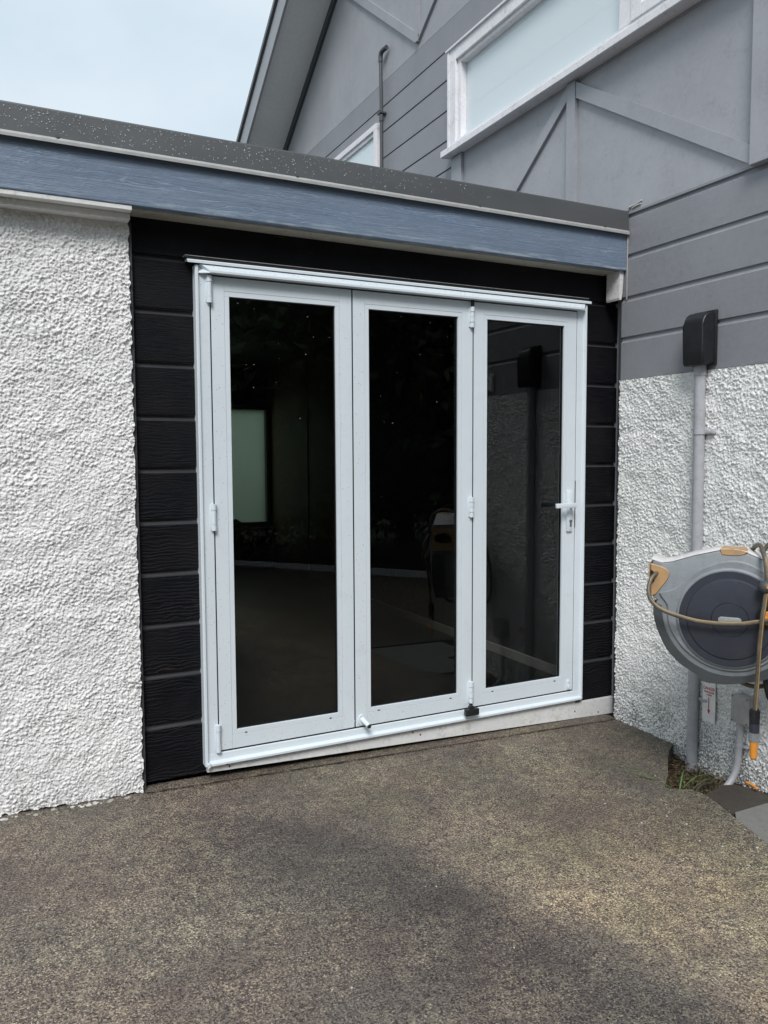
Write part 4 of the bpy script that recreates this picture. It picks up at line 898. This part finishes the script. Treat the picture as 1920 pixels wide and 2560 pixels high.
# leaf litter and crumbs in the hole
V = []; F = []
for _ in range(1100):
    x = rnd.uniform(1.72, 2.09); y = rnd.uniform(-1.42 if rnd.random() < .25 else -.93, -.50)
    if y < -.93 and x < 2.035: continue
    z = gz(x, y)-.045+rnd.uniform(-.006, .012); s_ = rnd.uniform(.003, .010); a_ = rnd.uniform(0, 6.28); b = len(V)
    for k in range(5): V.append((x+s_*math.cos(a_+k*1.2566)*rnd.uniform(.5, 1), y+s_*math.sin(a_+k*1.2566)*rnd.uniform(.5, 1), z+rnd.uniform(0, .006)))
    F.append([b, b+1, b+2, b+3, b+4])
o = raw('leaf_litter', V, F, leafmat('litter', (.02, .013, .008), (.16, .10, .05))); tag(o, 'brown leaf litter and crumbs of soil along the wall foot', 'leaf litter', kind='stuff')
# pale grit and paint flakes on the driveway
V = []; F = []
def chip_(x, y, s_, h_=.0015):
    b = len(V); n = rnd.randint(4, 6); a_ = rnd.uniform(0, 6.28); z = gz(x, y)
    pts = [(x+s_*math.cos(a_+k*2*math.pi/n)*rnd.uniform(.5, 1), y+s_*math.sin(a_+k*2*math.pi/n)*rnd.uniform(.5, 1)) for k in range(n)]
    for p_ in pts: V.append((p_[0], p_[1], z-.0005))
    for p_ in pts: V.append((p_[0], p_[1], z+h_))
    F.append([b+n+k for k in range(n)])
    for k in range(n): F.append([b+k, b+(k+1) % n, b+n+(k+1) % n, b+n+k])
for _ in range(130): chip_(rnd.uniform(-1.2, 1.9), rnd.uniform(-3.0, -.1), rnd.choice((.0018, .0025, .0035)))
for _ in range(60): chip_(rnd.uniform(1.3, 1.75), rnd.uniform(-1.6, -.8), rnd.choice((.0015, .0022, .005)))
for _ in range(46): x = rnd.choice((rnd.uniform(-.75, -.55), rnd.uniform(-.52, -.36), rnd.uniform(-1.4, -.3))); chip_(x, -.040-abs(rnd.gauss(0, .011)), rnd.choice((.002, .004, .007, .013)), .0015)
o = raw('paint_flakes', V, F, leafmat('paint_chip', (.35, .34, .28), (.62, .62, .58))); tag(o, 'white paint flakes and grit scattered on the driveway', 'paint flakes', kind='stuff')
V = []; F = []
for _ in range(26):      # small twigs and bits of dead leaf
    x = rnd.uniform(-1.0, 1.7); y = rnd.uniform(-2.2, -.15); z = gz(x, y)+.001; a_ = rnd.uniform(0, 3.14); l_ = rnd.uniform(.006, .022)
    blade(V, F, (x, y, z), (x+math.cos(a_)*l_, y+math.sin(a_)*l_, z+.002), rnd.uniform(.0008, .0022), .002)
o = raw('leaf_scraps', V, F, leafmat('scrap_leaf', (.012, .009, .006), (.14, .08, .03))); tag(o, 'tiny twigs and dead leaf scraps scattered over the driveway', 'leaf scraps', kind='stuff')
# scrap of orange plastic in the trench, twig
t = MB(); t.tube([(2.035, -.935, gz(2.03, -.93)+.002), (2.032, -.965, gz(2.03, -.96)+.004), (2.022, -1.0, gz(2.03, -1.)+.002)], .006, 6); o = t.build('orange_scrap', P_ORANGE, None, True); tag(o, 'orange scrap lying in the trench at the foot of the roughcast wall', 'scrap')
t = MB(); t.tube([(1.80, -.885, gz(1.8, -.9)-.016), (1.87, -.855, gz(1.8, -.9)-.012), (1.95, -.835, gz(1.8, -.9)-.03)], .0055, 6); o = t.build('stick', BARK, None, True); tag(o, 'dark stick lying across the edge of the soil hole', 'stick')

# ------------------------------------------------------------------ across the yard (seen only as reflections in the glass)
t = MB(); t.prism([(1.95, -7.66), (1.98, -7.60), (4.25, -4.82), (4.22, -4.86), (4.60, -4.5), (4.66, -4.56), (2.05, -7.72)][:2]+[(4.20, -4.86), (4.26, -4.91)], lambda q: (q[0], q[1], -.35), lambda q: (q[0], q[1], -.155))
t.box(-9, 1.96, -7.70, -7.62, -.35, -.10); o = t.build('timber_edging', WHITE_OLD); tag(o, 'low white timber edging along the garden bed across the driveway', 'edging')
rgn = np.random.default_rng(21)
def crown(n, rx, rz, leafsz, seed):
    rg = np.random.default_rng(seed); cl = rg.normal(size=(46, 3)); cl /= np.linalg.norm(cl, axis=1)[:, None]; cl *= (rg.random((46, 1))**.4)*.82
    k = rg.integers(0, 46, n); P = cl[k]+rg.normal(size=(n, 3))*.17; P[:, 0] *= rx; P[:, 1] *= rx; P[:, 2] *= rz
    a = rg.normal(size=(n, 3)); a /= np.linalg.norm(a, axis=1)[:, None]; b = np.cross(a, rg.normal(size=(n, 3))); b /= np.linalg.norm(b, axis=1)[:, None]
    s = leafsz*(.6+.8*rg.random((n, 1))); a = a*s; b = b*s*.45
    V = np.stack([P-a, P+b, P+a, P-b], 1).reshape(-1, 3); F = np.arange(4*n).reshape(-1, 4); return V, F
def make_tree(rx, rz, th, seed, mat, n=9000, leafsz=.10):
    V, F = crown(n, rx, rz, leafsz, seed); V[:, 2] += th+rz*.75
    root = empty('leafy_tree', (0, 0, 0), 'dark leafy tree across the driveway', 'tree', 'trees across the driveway')
    raw('crown', V, F, mat, root)
    b = MB(); rn = random.Random(seed); b.tube([(0, 0, -.5), (.05, .03, th*.5), (0, .05, th), (.1, 0, th+rz)], lambda t_: .16*(1-t_*.75), 9, 5)
    for k in range(6):
        a_ = k*1.05+rn.random(); b.tube([(0, .04, th*(.7+.08*k)), (math.cos(a_)*rx*.3, math.sin(a_)*rx*.3, th+rz*.4), (math.cos(a_)*rx*.65, math.sin(a_)*rx*.65, th+rz*(.6+.1*k))], lambda t_: .07*(1-t_*.8), 7, 5)
    b.build('trunk', BARK, root, True); return root
T1 = make_tree(2.2, 2.7, .8, 41, LEAF, 15000, .105); T2 = make_tree(2.0, 2.4, .6, 42, LEAF2, 15000, .095)
def copy_tree(o, parent=None):
    c_ = o.copy(); col.objects.link(c_); c_.parent = parent
    for ch in [x for x in o.children]: copy_tree(ch, c_)
    return c_
spots = [(T1, -6.5, -9.6, 1.0), (T2, -3.6, -9.2, 1.0), (T1, -.9, -9.9, 1.1), (T2, 1.6, -9.7, 1.1), (T1, 4.1, -8.8, 1.05), (T2, 6.4, -7.2, 1.15), (T1, 8.6, -5.0, 1.1), (T2, 2.8, -11.5, 1.5), (T1, 6.6, -10.5, 1.4), (T1, -2.6, -12, 1.4), (T2, -8.5, -12, 1.4)]
used = set()
names_ = ['at the far left end of the row', 'second from the left in the row', 'third from the left behind the edging', 'behind the middle of the white edging', 'behind the bend in the white edging', 'right of the bend in the edging', 'at the far right end of the row', 'tall one in the back row behind the bend', 'tall one at the right of the back row', 'tall one at the middle left of the back row', 'tall one at the far left of the back row']
for k, (src, x, y, s_) in enumerate(spots):
    o = src if src.name not in used else copy_tree(src)
    used.add(src.name); o.location = (x, y, -.3); o.rotation_euler.z = k*1.3; o.scale = (s_, s_, s_)
    o['label'] = 'dark leafy garden tree '+names_[k]
V, F = crown(26000, 7.5, .75, .055, 78); V[:, 1] *= .10; V += np.array([.5, -8.75, .35]); o = raw('shrubbery', V, F, LEAF); tag(o, 'dark low shrubbery under the trees beyond the edging', 'shrubs', kind='stuff')
# hedge behind the garage, outside the frosted window
V, F = crown(5000, 1.9, .95, .08, 77); V += np.array([1.6, 7.2, .45]); o = raw('hedge', V, F, LEAF2); tag(o, 'green hedge growing behind the garage back window', 'hedge')
